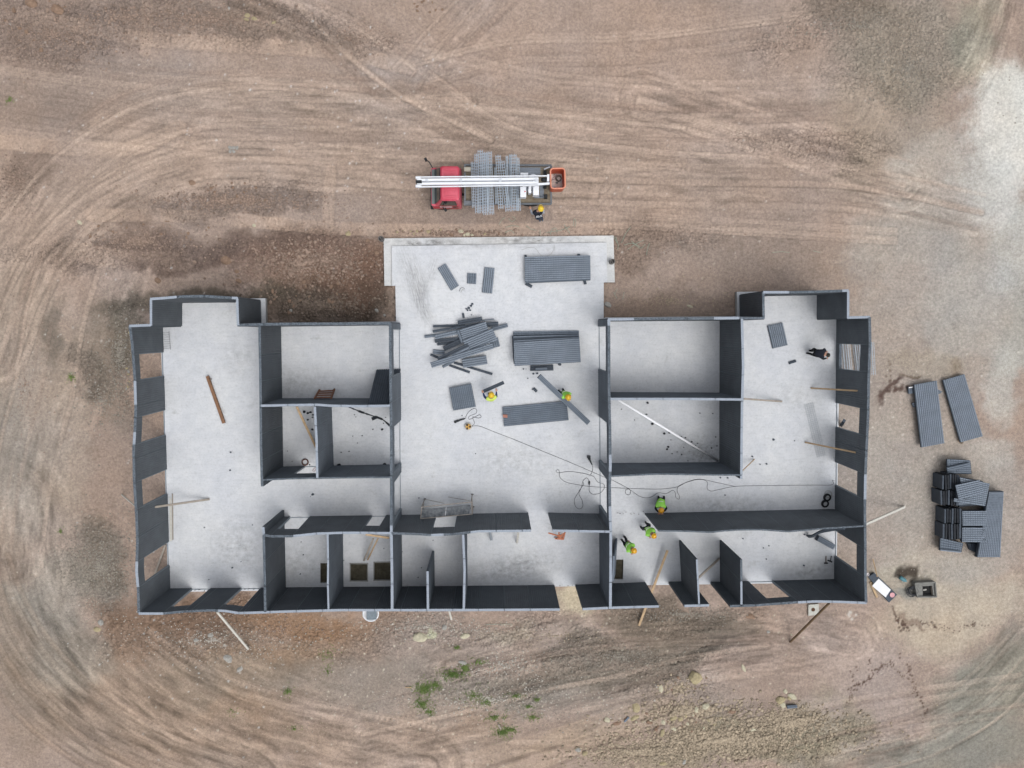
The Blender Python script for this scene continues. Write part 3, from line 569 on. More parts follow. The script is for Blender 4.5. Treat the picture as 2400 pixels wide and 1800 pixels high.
wall([(2038, 743), (2039, 804.7), (2036, 877), (2035, 949), (2034.5, 974), (2031, 1046), (2028, 1119), (2027, 1182), (2027, 1196), (2028, 1286), (2028, 1359), (2030, 1412)], [(805, 864, 2.45, .35), (943.5, 1001, 2.5), (1082, 1137, 2.5), (1242, 1303, 2.45)], tops='DDDDDDLDDD', th=.13, face=FOAM4)
wall([(1543.7, 1244), (1602, 1245), (1665, 1247.6), (1700, 1244), (1727, 1242), (1783, 1241.4), (1848, 1246), (1931.5, 1238.7), (2026, 1233)], tops='D', th=.08, face=FOAM4)
wall([(325, 1438), (383, 1438), (433.7, 1433), (493, 1430.5), (529.5, 1432), (560, 1437), (621, 1435), (680, 1433), (797, 1430), (980, 1430), (1117, 1429.7), (1312, 1428.6)], [(451.8, 496, 2.5), (567.5, 612.7, 2.5)], tops='LDDDLLLLLLLLLLLL', th=.12)
wall([(1365.5, 1427.5), (1429, 1424.5), (1544.6, 1421)], tops='L', th=.12)
wall([(1604, 1420), (1662, 1418.5)], tops='L', th=.12)
wall([(1711, 1420.5), (1772, 1418.6), (1859, 1412), (1913, 1409.5), (1971, 1410.5), (2031, 1413)], [(1752, 1808.5, 2.55)], tops='DDDLLL', th=.12)
wall([(768, 1251.4), (769, 1314), (768.4, 1369), (769.9, 1430)], tops='L', th=.09, face=FOAM3)
wall([(1002, 1338.6), (1003, 1429)], tops='L', th=.11, face=FOAM3)
wall([(1085.5, 1253), (1088.8, 1335), (1087, 1428)], tops='L', th=.115, face=FOAM3)
wall([(1633, 1311), (1638.6, 1418)], tops='L', th=.09)
wall([(1737, 1311), (1737.7, 1420)], tops='DL', th=.1)
# ------------------------------------------------------------------ loose foam panels
PAN = mat('loose_panel_face', A(128, 138, 150), .75, .10, 2.0, .003, 30)
PANG = mat('loose_panel_groove_shade', A(92, 102, 113), .8)  # groove floors coloured darker, painting in the shade of the grooves
PAND = mat('loose_panel_dark', A(72, 80, 90), .8, .14, 3, .004, 30)
PANM = mat('loose_panel_mid', A(112, 122, 134), .8, .12, 2.5, .004, 30)
def panel_mb(mb, cs, zs, thick, m, side=None, cross=True, pitch=.1, cp=.125, depth=.035, soft=False):
    """Slab with a relief of small blocks on top. cs: four world corners in order round, zs: top heights."""
    c = [Vector((p[0], p[1], z)) for p, z in zip(cs, zs)]
    if (c[1] - c[0]).length < (c[2] - c[1]).length: c = c[1:] + c[:1]
    if (c[1] - c[0]).cross(c[3] - c[0]).z < 0: c = [c[1], c[0], c[3], c[2]]
    L = (c[1] - c[0]).length; Wd = (c[3] - c[0]).length; nrm = (c[1] - c[0]).cross(c[3] - c[0]).normalized()
    def lv(total, p):
        n = max(1, round(total / p)); out = []
        for i in range(n): out += [(i / n, 1), ((i + .05) / n, 0), ((i + .66) / n, 0), ((i + .71) / n, 1)]
        return out + [(1, 1)]
    U = lv(L, cp) if cross else [(0, 0), (1, 0)]; V = lv(Wd, pitch); vs = []
    for u, gu in U:
        for v, gv in V:
            p = (c[0] * (1 - u) + c[1] * u) * (1 - v) + (c[3] * (1 - u) + c[2] * u) * v
            vs.append(p - nrm * depth * min(1, gv + .5 * gu))
    nv = len(V); fs = [(i * nv + j, (i + 1) * nv + j, (i + 1) * nv + j + 1, i * nv + j + 1) for i in range(len(U) - 1) for j in range(nv - 1)]
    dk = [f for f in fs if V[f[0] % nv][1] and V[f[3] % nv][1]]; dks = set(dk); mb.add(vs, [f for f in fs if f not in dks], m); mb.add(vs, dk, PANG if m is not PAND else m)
    d = nrm * depth; t = [p - d for p in c]; b = [p - nrm * thick for p in c]
    mb.add(t + b, [(4, 7, 6, 5), (0, 4, 5, 1), (1, 5, 6, 2), (2, 6, 7, 3), (3, 7, 4, 0)], side or m)
def panel(px, z, thick, label, group=None, m=None, side=None, cross=True, name='foam_sheet', pitch=.1, cp=.125, cat='panel'):
    zs = z if isinstance(z, (list, tuple)) else [z] * 4
    mb = MB(); cs = [W(x, y, zz) for (x, y), zz in zip(px, zs)]; panel_mb(mb, cs, zs, thick, m or PAN, side or PAND, cross, pitch, cp)
    return thing1(name, mb, None, label, cat, group)
def strip(p, q, wd, z, thick, label, group=None, m=None, cross=True, name='foam_batten', cat='panel strip', **kw):
    a = np.array(p, float); b = np.array(q, float); d = (b - a) / np.linalg.norm(b - a); nn = np.array((-d[1], d[0])) * wd / 2
    z2 = z if isinstance(z, (list, tuple)) else (z, z)
    return panel([tuple(a + nn), tuple(b + nn), tuple(b - nn), tuple(a - nn)], [z2[0], z2[1], z2[1], z2[0]], thick, label, group, m, cross=cross, name=name, cat=cat, **kw)
# in the hall
G1 = 'foam panels lying in the hall'
panel([(1229.5, 602), (1383.5, 598), (1384.5, 655), (1230.5, 661)], .34, .11, 'long grey foam panel on blocks on the porch, near its top right corner', G1)
panel([(1231, 606), (1382, 602), (1384, 657), (1232, 664)], .22, .11, 'foam panel directly under the raised one on the porch', G1, PANM, cross=False)
for (p, q, wd, lb) in [((1232, 597), (1232, 607), 5, 'dark stub block at the top left corner of the porch panel'), ((1232, 664), (1247, 672), 7, 'dark block jutting from the bottom left corner of the porch panel'), ((1357, 595), (1357, 602), 6, 'dark stub block at the top edge of the porch panel'), ((1370, 655), (1372.5, 666), 6, 'dark block jutting from the bottom right of the porch panel')]:
    strip(p, q, wd, .11, .1, lb, 'support blocks under the porch panel', PAND, False, 'support_block', 'block')
panel([(1025.6, 628.5), (1044.5, 617), (1075.5, 669), (1056.8, 681)], .12, .11, 'short tilted foam panel piece at the left of the porch', G1)
panel([(1095.6, 640), (1116.8, 641), (1115.4, 665.6), (1094.5, 664)], .12, .11, 'small square foam panel piece on the porch', G1, PANM, pitch=.1, cp=.2)
panel([(1136, 625.8), (1159.5, 628.5), (1153.4, 688), (1129.5, 685)], .12, .11, 'narrow upright foam panel piece on the porch beside the square one', G1, cp=.13)
st = [[(1203, 777), (1357, 774.5), (1359, 830), (1205, 836)], [(1200, 787), (1354, 783), (1357, 839), (1203, 845)], [(1203, 788), (1357, 784), (1360, 842), (1204, 850)], [(1202, 795), (1356, 787), (1359, 845), (1204, 853)], [(1204, 798), (1358, 790), (1361, 847), (1206, 855)], [(1204, 803), (1358, 793.5), (1361.5, 849), (1206, 858)]]
for i, q in enumerate(st):
    panel(q, .13 + .125 * i, .12, 'topmost grey foam panel of the big stack in the hall' if i == 5 else '%s foam panel from the bottom of the big hall stack' % ['lowest', 'second', 'third', 'fourth', 'fifth'][i], 'foam panels of the big hall stack', PAN if i == 5 else [PANM, PAND][i % 2], PAND, cross=(i in (0, 5)))
panel([(1243.5, 857), (1296.5, 855), (1297.5, 868.5), (1243, 869.5)], .12, .1, 'dark trough shaped foam piece beside the big stack', G1, PAND, pitch=.09, cp=.09)
panel([(1255, 862), (1282, 861), (1283, 867), (1255, 868)], .2, .05, 'small dark foam piece lying on the trough shaped piece', G1, PANM, cross=False)
panel([(1052.7, 910), (1104, 899.5), (1114.8, 953.5), (1062.6, 962.6)], .26, .24, 'square foam panel left of the worker carrying a channel', G1, PANM, pitch=.09, cp=.12)
panel([(1177.5, 954.5), (1328, 940), (1333, 985), (1181.6, 999.7)], .14, .12, 'long foam panel lying under the slanting strip', G1, PANM)
mbl = MB(); c = W(1184, 974); mbl.box((c.x, c.y, .19), (.22, .14, .07)); mbl.box((c.x + .05, c.y - .03, .24), (.1, .1, .05)); thing1('glove', mbl, mat('pink_rubber', A(176, 124, 108)), 'small pinkish glove on the left end of the long foam panel', 'glove')
# slanting long strip that a worker props up
strip((1264, 882), (1380, 992), 12, (1.75, .7), .1, 'long grey foam strip held slanting by a worker in the hall', None, PANM, False, pitch=.09)
# heap of cut strips
GH = 'cut foam pieces in the heap'
hp = [((1153, 772), (1190, 762), 9, .2, 'm', 'short pale strip end sticking out right at the top'), ((1015, 765), (1090, 762), 5.5, .12, 'd', 'long thin dark strip at the upper left'), ((1073, 757), (1130, 747.5), 11, .32, 'd', 'dark U-shaped trough at the top'),
      ((1130, 751.5), (1158, 748), 2.6, .14, 'm', 'very thin strip at the upper right'), ((1014, 777), (1135, 757), 6, .3, 'd', 'second long thin dark strip at the upper left'), ((1138, 759), (1168, 757), 7, .3, 'd', 'dark rounded strip end at the upper right'), ((1138, 764), (1168, 762), 6, .2, 'd', 'lower dark strip end at the upper right'),
      ((995, 789), (1022, 786), 7, .12, 'm', 'short grey strip at the far left tip'), ((1020, 790), (1076, 777), 11, .3, 'p', 'patterned strip at the left'), ((1019, 799.5), (1078, 794), 8, .2, 'd', 'dark curved strip at the left'), ((1025, 807), (1082, 801), 6, .13, 'd', 'lower dark strip at the left'),
      ((1015, 824), (1042, 826.5), 10.5, .12, 'p', 'small patterned piece at the lower left'), ((1009, 831), (1038, 843), 5.5, .14, 'd', 'thin dark strip at the lower left'), ((1040, 818), (1085, 797), 12, .3, 'd', 'dark folded piece left of the middle'),
      ((1084, 852), (1141, 843), 21, .26, 'p', 'wide patterned piece at the lower right'), ((1053, 856), (1101, 873), 5.5, .1, 'd', 'short thin strip sticking out below'), ((1064, 850), (1154, 877), 5.5, .12, 'd', 'long thin dark strip sticking out to the lower right'),
      ((1150, 806), (1169.5, 801), 22, .3, 'm', 'ribbed piece end at the right'), ((1152, 812), (1168, 809), 8, .18, 'm', 'lower ribbed piece end at the right'), ((1082, 788), (1143, 769), 33, .5, 'p', 'big patterned square piece at the top'),
      ((1075, 790), (1086, 786), 30, .44, 'm', 'narrow grey piece beside the big square one'), ((1090, 812), (1160, 783), 30, .6, 'p', 'big slanting patterned piece in the middle'), ((1026, 842), (1098, 808), 9, .62, 'd', 'slanting dark strip along the middle'),
      ((1037, 860), (1065, 845), 7, .5, 'm', 'slanting strip end at the lower left'), ((1060, 836), (1100, 816.5), 11, .68, 'p', 'slanting patterned strip on the middle'), ((1010, 856), (1155, 810.5), 13.5, .76, 'p', 'longest patterned plank across the front')]
for (p, q, wd, z, k, lb) in hp:
    strip(p, q, wd, z, .08, lb + ' of the foam heap', GH, {'p': PAN, 'm': PANM, 'd': PAND}[k], k == 'p', 'foam_offcut')
# outside right
panel([(2142.9, 902), (2196, 892.4), (2214, 1039), (2160, 1049)], .12, .12, 'left one of the two foam panels lying on the soil right of the building', 'two panels on the soil', PAN, PAND)
panel([(2210.7, 891.5), (2261, 877), (2304, 1022.6), (2252, 1037)], .02, .12, 'right one of the two foam panels lying on the soil right of the building', 'two panels on the soil', PAN, PAND)
for pp, lb in [([(2129, 907), (2142, 905), (2143, 922), (2130, 923)], 'grey block under the top left corner of the left soil panel'), ([(2196, 911), (2209, 918), (2202, 924), (2198, 923)], 'grey offcut showing at the right edge of the left soil panel'), ([(2138, 945), (2148, 943), (2149, 953), (2142, 955)], 'dark offcut under the left edge of the left soil panel')]:
    panel(pp, -.08, .1, lb, 'offcuts under the left soil panel', PANM, cross=False, name='foam_block', cat='block')
panel([(2130, 907), (2140, 906), (2140, 910), (2130, 911)], -.05, .03, 'small white slip on the block beside the left soil panel', None, mat('white_paper', A(235, 236, 238), .7), cross=False, name='paper_slip', cat='paper')
def rstack(px, n, z0, dz, name, m=None, jit=1.2, **k):
    g = random.Random(px[0][0])
    for i in range(n):
        dx, dy = g.uniform(-jit, jit), g.uniform(-jit, jit)
        panel([(x + dx, y + dy) for x, y in px], z0 + dz * (i + 1), dz * .94, ('topmost ' if i == n - 1 else ['lowest ', 'second lowest ', 'third ', 'fourth ', 'fifth ', 'sixth '][i]) + name, name, m if i == n - 1 else PAND, PAND, cross=(i == n - 1) and m is not PAND)
rstack([(2318, 1152), (2352, 1152), (2344, 1305), (2290.5, 1305)], 4, GZ, .2, 'long panel of the tall right stack outside', PAN)
rstack([(2255.5, 1198), (2312, 1198), (2312, 1233), (2256.5, 1233)], 4, GZ, .21, 'short panel of the middle pile outside', PAN)
rstack([(2256, 1236), (2312, 1236.5), (2312, 1271), (2255.5, 1270.5)], 4, GZ, .2, 'short panel of the lower pile outside', PAN)
rstack([(2206, 1261), (2257, 1273), (2253, 1294), (2204, 1290)], 4, GZ, .15, 'piece of the bottom left pile outside', PANM)
rstack([(2221, 1077.5), (2274, 1080), (2277, 1111), (2222, 1110)], 4, GZ, .15, 'piece of the top pile outside', PANM)
strip((2220, 1100), (2273, 1088), 8, GZ + .75, .1, 'slanting trough on the top pile outside', None, PANM, False)
strip((2204, 1289), (2252, 1294), 4, GZ + .7, .05, 'pale strip on the bottom left pile outside', None, PAN, False)
rstack([(2250, 1120), (2305, 1130), (2308, 1180), (2247, 1186)], 4, GZ, .2, 'leafed piece under the tilted panels outside', PANM, 3)
panel([(2250, 1119), (2320, 1134), (2309, 1187), (2262, 1180)], [.75, .8, .72, .7], .08, 'large tilted panel of the upper pile outside', 'tilted panels of the outside pile')
panel([(2240, 1137.5), (2296.5, 1125), (2307, 1156), (2248, 1172)], [.95, .9, .86, .92], .08, 'topmost crooked panel of the upper pile outside', 'tilted panels of the outside pile')
panel([(2237, 1168), (2273, 1171), (2270, 1182), (2236, 1176)], .78, .06, 'small crooked panel at the lower left of the upper pile outside', 'tilted panels of the outside pile')
def upright(px0, px1, y0, y1, n, zt, name):
    for i in range(n):
        x = px0 + (px1 - px0) * (i + .5) / n; g = random.Random(i * 3 + int(px0)); zt_ = zt + g.uniform(-.05, .05)
        a = W(x, y0 + g.uniform(-2, 2), zt_); b = W(x + g.uniform(-1, 1), y1 + g.uniform(-2, 2), zt_); mb = MB(); wd = (px1 - px0) / n / 50 * .78
        mb.beam((a.x, a.y, (zt_ + GZ) / 2), (b.x, b.y, (zt_ + GZ) / 2), wd, zt_ - GZ, mat('stood_panel', A(38, 42, 48), .8, .2, 6) if i % 3 else PAND, bev=.01)
        thing1('foam_sheet', mb, None, '%s of the panels on edge in the outside %s' % (['first', 'second', 'third', 'fourth', 'fifth', 'sixth', 'seventh', 'eighth'][i] + ' from the left', name.replace('row outside', 'row')), 'panel', 'panels stood on edge, ' + name)
upright(2208, 2249, 1113, 1147, 7, .62, 'upper dark row outside'); upright(2203, 2246, 1150, 1184, 7, .55, 'second dark row outside')
upright(2213, 2254, 1193, 1226, 7, .55, 'third dark row outside'); upright(2209, 2254, 1228, 1264, 7, .5, 'lowest dark row outside')
panel([(2270, 1274), (2290, 1274), (2290, 1296), (2275, 1290)], GZ + .25, .2, 'black offcut beside the foot of the tall right stack', None, PAND, cross=False, name='foam_block', cat='block')
# in the rooms
panel([(1799.5, 763), (1834.7, 756), (1846.8, 809), (1812, 817)], .12, .11, 'tilted foam panel on the floor in front of the person in black', G1, PAN, PAND)
strip((1850, 851), (1866, 846), 6, .1, .1, 'small dark foam bar on the floor below the person in black', None, PAND, False, 'foam_bar', 'foam bar')
panel([(882, 866), (939, 864), (919, 946), (862, 946)], [.08, .08, 2.9, 2.9], .1, 'dark foam panel leaning steeply against the wall of the upper left room', None, PAND, PAND, cross=False)
panel([(914, 866), (922, 866), (922, 874), (914, 874)], .3, .28, 'dark block standing in the doorway beside the leaning panel', None, PAND, cross=False, name='foam_block', cat='block')
# thin panel leaning beside the partition
mb = MB(); a0, a1 = W(1443.5, 1262, 0), W(1439, 1345, 0); b0, b1 = W(1436.5, 1303, 2.85), W(1434.5, 1362, 2.85); e = Vector((.08, 0, 0))
mb.add([a0, a1, b1, b0, a0 + e, a1 + e, b1 + e, b0 + e], [(0, 1, 2, 3), (7, 6, 5, 4), (0, 4, 5, 1), (1, 5, 6, 2), (2, 6, 7, 3), (3, 7, 4, 0)]); thing1('foam_sheet', mb, PANM, 'thin panel leaning on the wall next to the square floor opening on the right', 'panel')
strip((1918, 1262), (1956, 1283), 13, (.32, .3), .28, 'grey foam block standing near the corner door at the lower right', None, PANM, False, 'foam_block', 'block')
q = spline([(1893, 1257, 0.1), (1905, 1255.5, .5), (1925, 1246, 1.3), (1955, 1240, 2.0), (1978, 1238, 2.6)], 3); mb = MB()
cc = [W(x, y, z) for x, y, z in q]
for a, b in zip(cc[:-1], cc[1:]): mb.beam(a, b, .16, .07)
thing1('foam_batten', mb, PAND, 'bent dark foam strip leaning on the long wall at the lower right', 'panel strip')
strip((1970, 1000), (1976, 991), 7, (-.1, .5), .2, 'dark foam stub outside the second right hand opening', None, PAND, False, 'foam_bar', 'foam bar')

# ------------------------------------------------------------------ wood, poles, pipe
WOOD = mat('raw_timber', A(186, 160, 128), .8, .16, 6, .003, 60); WOODG = mat('weathered_timber', A(160, 152, 142), .85, .14, 5, .003, 60); WOODW = mat('pale_batten', A(206, 204, 196), .8, .1, 5); WOODD = mat('muddy_timber', A(96, 78, 58), .9, .3, 4, .004, 40)
def brace(a, b, wd, m, label, th=.05, group=None, name='timber_brace', cat='brace'):
    mb = MB(); mb.beam(W(*a), W(*b), wd, th, bev=.008); return thing1(name, mb, m, label, cat, group)
brace((330, 1193, 1.75), (491, 1170, .03), .10, WOODG, 'weathered timber brace from the left outer wall onto the floor', .06)
brace((285.5, 1159.7, -.2), (319, 1188, 2.9), .07, WOODW, 'pale brace outside the left outer wall')
brace((404, 1157, .03), (405, 1265, .03), .05, WOODG, 'straight thin batten on the floor along the left wall', .04, name='batten', cat='batten')
brace((399.5, 1168, .012), (400.5, 1268, .012), .1, WOODW, 'pale wide batten on the floor close to the left wall', .02, name='batten', cat='batten')
brace((388, 1277, -.2), (361, 1352, -.2), .1, WOODG, 'grey pole on the soil seen through the lowest left opening', .08, name='pole', cat='pole')
brace((509, 1434, 2.6), (582, 1521, -.2), .11, WOODW, 'pale timber brace outside the bottom wall at the lower left', .07)
brace((1052, 1428, 2.6), (1058, 1452, 1.6), .09, WOODW, 'short pale brace end just below the middle of the bottom wall')
brace((1564.5, 1290, .55), (1497.5, 1466, -.15), .12, WOOD, 'long pale plank passing out through the opening in the bottom wall', .05)
brace((1686, 1309, .05), (1634, 1357, 1.6), .11, WOODG, 'timber brace between the two free partitions at the lower right')
brace((1887, 1036.6, .04), (2005.6, 1060.5, 2.3), .08, WOOD, 'lower tan brace on the right outer wall')
brace((1900.7, 909.5, .04), (2012, 916, 2.3), .08, WOOD, 'upper tan brace on the right outer wall')
brace((1742, 934.5, 1.3), (1833, 941, .04), .09, WOODG, 'faint brace from the middle right partition onto the floor')
brace((1768, 1076.5, .03), (1740, 1103.5, 1.0), .04, WOOD, 'short thin brace at the lower end of the middle right partition')
brace((2120, 1188, -.2), (2028, 1229, 2.9), .12, WOODW, 'long white brace outside the right outer wall', .07)
brace((1852, 1505, -.2), (1943, 1414, 2.8), .1, WOODD, 'muddy dark brace outside the bottom wall at the lower right', .07)
brace((695.5, 953, 1.7), (741, 1049, .04), .11, WOOD, 'light timber plank slanting in the small left room')
brace((486, 881.5, .12), (525, 992, .12), .15, mat('muddy_plank', A(132, 100, 78), .9, .2, 5, .004, 50), 'brown muddy beam lying on the floor of the left room', .1, name='timber_beam', cat='beam')
mbk = MB(); c = W(493, 888, .2); mbk.ring(c, .07, .012, 14, 6, M=Matrix.Rotation(R(70), 3, 'X')); thing1('wire_loop', mbk, mat('rusty_wire', A(90, 70, 60)), 'small wire loop at the upper end of the brown beam', 'wire loop')
brace((857, 1252.5, 2.6), (912, 1260.5, 2.3), .10, WOOD, 'timber plank high across the corner of the room with two floor openings')
brace((875, 1262, 2.2), (853, 1314, .05), .09, WOODG, 'left one of the two crossed poles above the floor openings', group='crossed poles')
brace((886, 1262, 2.2), (862, 1312, .05), .07, WOOD, 'right one of the two crossed poles above the floor openings', group='crossed poles')
brace((1214.5, 1248, 1.4), (1212, 1272, .05), .1, WOODW, 'white batten stub below the doorway in the middle wall', .04)
brace((1148, 1246, 1.2), (1152, 1266, .05), .12, mat('grey_board', A(150, 158, 166)), 'small grey board leaning behind the middle wall', .03, name='board', cat='board')
mb = MB(); mb.tube([W(1449.6, 937.5, 2.85), W(1683, 1080, .08)], .055, 10); thing1('white_pipe', mb, mat('white_plastic_pipe', A(245, 247, 250), .35), 'long white pipe slanting across the lower middle right room', 'pipe', smooth=True)
brace((2040, 1365, -.2), (2056, 1400, -.2), .12, WOOD, 'short plank on the soil under the white sheet', .04, name='plank', cat='plank')
brace((2046, 1310, -.15), (2056, 1352, .3), .05, WOOD, 'thin stick standing beside the white sheet', .04, name='stick', cat='stick')
brace((950, 1611, -.19), (964, 1611, -.19), .05, WOOD, 'tiny pale wooden stick on the soil left of the grass', .04, name='stick', cat='stick')
brace((1168, 1698, -.19), (1174, 1708, -.19), .08, WOODG, 'tiny pale board piece beside the lowest grass patch', .04, name='stick', cat='stick')
brace((1463, 1692, -.19), (1474, 1681, -.17), .1, PANM, 'small grey offcut lying among the big stones', .04, name='offcut', cat='offcut')
panel([(1845, 1654), (1868, 1653), (1870, 1660), (1846, 1662)], -.08, .1, 'dark grey offcut beside the cluster of pale stones at the lower right', None, PANM, cross=False, name='offcut', cat='offcut')
# trestle ladders
def trestle(pts, z, m, name, label, cat, rungs, r=.03):
    t0, t1, b0, b1 = [W(x, y, zz) for (x, y), zz in zip(pts, z)]; root = empty(name, (b0 + b1) / 2, label=label, cat=cat); o = root.location
    for a, b in ((b0, t0), (b1, t1)):
        mb = MB(); mb.beam(a - o, b - o, r * 2, r * 2, bev=.006); mb.obj('leg', m, root)
    for k in range(rungs):
        f = (k + .6) / rungs; mb = MB(); mb.beam(b0.lerp(t0, f) - o, b1.lerp(t1, f) - o, r * 1.5, r * 1.5); mb.obj('rung', m, root)
    return root
BR = mat('brown_timber', A(128, 92, 74), .85, .2, 8)
trestle([(737, 934), (776, 933.5), (749, 914), (784, 912)], [1.15, 1.15, .03, .03], BR, 'wooden_trestle', 'small brown wooden trestle leaning on the wall of the upper left room', 'trestle', 4, .04)
OR = mat('orange_steel', A(186, 116, 84), .6)
t = trestle([(1310, 1256), (1324, 1247), (1305, 1263), (1320, 1263.5)], [1.0, 1.0, .03, .03], OR, 'steel_trestle', 'orange trestle standing behind the wall beside the central doorway', 'trestle', 3, .035)
for a, b in (((1285, 1249, .9), (1310, 1256, 1.0)), ((1300, 1262, .1), (1320, 1264, .1)), ((1310, 1247, .9), (1310, 1256, 1.0))):
    mb = MB(); mb.beam(W(*a) - t.location, W(*b) - t.location, .06, .05); mb.obj('rail', OR, t)
# rolling scaffold
SCm = mat('scaffold_steel', A(150, 144, 138), .6, .3, 7, metal=0); DK = mat('scaffold_deck', A(72, 78, 84), .8, .0, 7, .004, 30, col2=A(130, 134, 138))
b00, b10, b01, b11 = W(996, 1169, 0), W(1107, 1158, 0), W(993, 1197, 0), W(1109, 1187, 0)
sc = empty('rolling_scaffold', (b00 + b11) / 2, label='small rolling scaffold with a paint spattered deck in the hall', cat='scaffold'); o = sc.location
up = lambda p, z: Vector((p.x, p.y, z)) - o
HT = 1.55
for p in (b00, b10, b01, b11):
    mb = MB(); mb.tube([up(p, .12), up(p, HT + (.25 if p in (b00, b10) else .0))], .03, 8); mb.obj('post', SCm, sc)
    mb = MB(); mb.ring(up(p, .07), .045, .025, 12, 6, M=Matrix.Rotation(R(90), 3, 'X')); mb.obj('caster_wheel', mat('black_rubber', A(30, 30, 32)), sc)
for a, b, z in ((b00, b01, HT), (b10, b11, HT), (b00, b01, .6), (b10, b11, .6), (b00, b10, HT + .2), (b01, b11, HT + .02), (b01, b11, .3)):
    mb = MB(); mb.tube([up(a, z), up(b, z)], .025, 8); mb.obj('rail', SCm, sc)
d = (b10 - b00); dn = (b01 - b00)
for k in (0, 1):
    a = b00 + dn * .30 + d * (.01 + .5 * k); bq = b00 + dn * .30 + d * (.49 + .5 * k); c2 = bq + dn * .72; d2 = a + dn * .72; mb = MB()
    mb.prism([up(p, 0)[:2] for p in (d2, c2, bq, a)], HT - .06, HT - .02); mb.obj('deck_board', DK, sc)
for (x0, x1) in ((.02, .45), (.5, .97)):
    mb = MB(); mb.tube([up(b00 + d * x0, .15), up(b00 + d * x1, HT - .1)], .015, 6); mb.obj('diagonal', SCm, sc)

# ------------------------------------------------------------------ cables, tools, rings
CB = mat('cable_black', A(70, 72, 76), .6)
def cable(pts, label, r=.010, m=None, z=.016, cat='cable', name='cable', step=4):
    q = spline([p if len(p) > 2 else (p[0], p[1], z) for p in pts], step); mb = MB(); mb.tube([W(x, y, zz) for x, y, zz in q], r, 5); return thing1(name, mb, m or CB, label, cat, smooth=True)
cable([(1102, 1003), (1108, 999), (1125, 999), (1150, 1009), (1197, 1027), (1240, 1044.5), (1327, 1080), (1388, 1106), (1425, 1122), (1434, 1125), (1458, 1137), (1474, 1146), (1497, 1162), (1514, 1167), (1528, 1164), (1543, 1155), (1561, 1157), (1575, 1149.5), (1582, 1153), (1584, 1166), (1591, 1170), (1593, 1164), (1587, 1151), (1590, 1140), (1606, 1132), (1629, 1125), (1644, 1124), (1655, 1127), (1659, 1133), (1657, 1144), (1666, 1151), (1687, 1147), (1724, 1140), (1800, 1138), (1900, 1137), (1949, 1136.5), (1953, 1130), (1950, 1125), (1956, 1127)], 'long thin cable from the cable reel right across the building')
cable([(1389, 1091), (1389, 1102), (1383, 1113), (1370, 1110), (1336, 1105), (1312, 1108), (1305, 1107), (1303, 1103), (1308, 1101), (1311, 1105), (1312, 1118), (1327, 1130), (1360, 1137), (1392, 1141), (1436, 1143), (1506, 1146), (1552, 1146), (1588, 1141), (1610, 1130), (1640, 1123), (1680, 1131), (1725, 1140.5)], 'black cable looping right from the power tool near the hall wall')
cable([(1382, 1114), (1392, 1117), (1401, 1130), (1414, 1134), (1417, 1143), (1406, 1156), (1388, 1158), (1381, 1150), (1381, 1130), (1375, 1120), (1366, 1128), (1363, 1142), (1356, 1153), (1346, 1172), (1349, 1187), (1358, 1193), (1366, 1187), (1364, 1172), (1357, 1158), (1362, 1144), (1368, 1135), (1366, 1130), (1364, 1134)], 'black cable heaped in loops beside the hall wall')
cable([(1091, 981), (1094, 972), (1100, 964), (1112, 957), (1118, 963), (1114, 970), (1103, 974), (1098, 978), (1100, 983), (1112, 978), (1124, 972), (1128, 977), (1122, 980), (1108, 977), (1110, 985), (1112, 993), (1104, 1000)], 'thin looped cable between the angle grinder and the reel')
cable([(1474, 1146), (1467, 1148), (1466, 1156), (1473, 1160), (1478, 1155), (1477, 1149), (1471, 1145)], 'small single loop of cable right of the hall wall', .011)
WR = mat('pale_wire', A(168, 168, 164))
cable([(1222, 586), (1240, 580), (1255, 582), (1265, 595), (1275, 602), (1290, 596), (1300, 580), (1298, 572)], 'faint curved wire on the porch above the long panel', .007, WR)
cable([(1076, 683), (1079, 676), (1085, 674), (1089, 678)], 'bent wire piece on the porch below the tilted panel piece', .01, CB)
cable([(1080, 686), (1084, 678), (1088, 681)], 'second bent wire piece on the porch near the tilted panel piece', .01, WR)
CAN = mat('dark_tool', A(46, 50, 54), .5)
mb = MB(); a, b = W(1068, 988, .07), W(1090, 981, .06); mb.tube([a, a.lerp(b, .25), a.lerp(b, .3), a.lerp(b, .9), b], [.05, .06, .045, .035, .02], 8); mb.cyl(a + Vector((-.02, -.02, -.05)), .07, .03, 12); thing1('angle_grinder', mb, CAN, 'dark angle grinder on the floor left of the cable reel', 'power tool', smooth=False)
mb = MB(); a, b = W(1379, 1071, .07), W(1388, 1090, .06); mb.tube([a, a.lerp(b, .3), a.lerp(b, .35), b], [.07, .07, .045, .02], 8); mb.box(a + Vector((.02, .02, 0)), (.16, .1, .12)); thing1('power_tool', mb, CAN, 'black power tool with a cable near the hall wall', 'power tool')
mb = MB(); a, b = W(1381, 1127, .05), W(1381, 1136, .05); mb.tube([a, a.lerp(b, .5), b], [.03, .045, .03], 8); thing1('cable_plug', mb, CAN, 'black plug lying in the cable loops', 'plug')
rl = empty('cable_reel', W(1097.7, 999), label='yellow and silver cable reel on the hall floor', cat='cable reel')
mb = MB(); mb.lathe((0, 0, .03), [(.17, 0), (.19, .03), (.19, .05), (.05, .06)], 20); mb.obj('flange', mat('silver_paint', A(190, 186, 176), .4), rl)
mb = MB(); mb.lathe((0, 0, .09), [(.12, 0), (.14, .04), (.12, .12)], 16); mb.obj('drum', mat('reel_yellow', A(205, 160, 80), .5), rl)
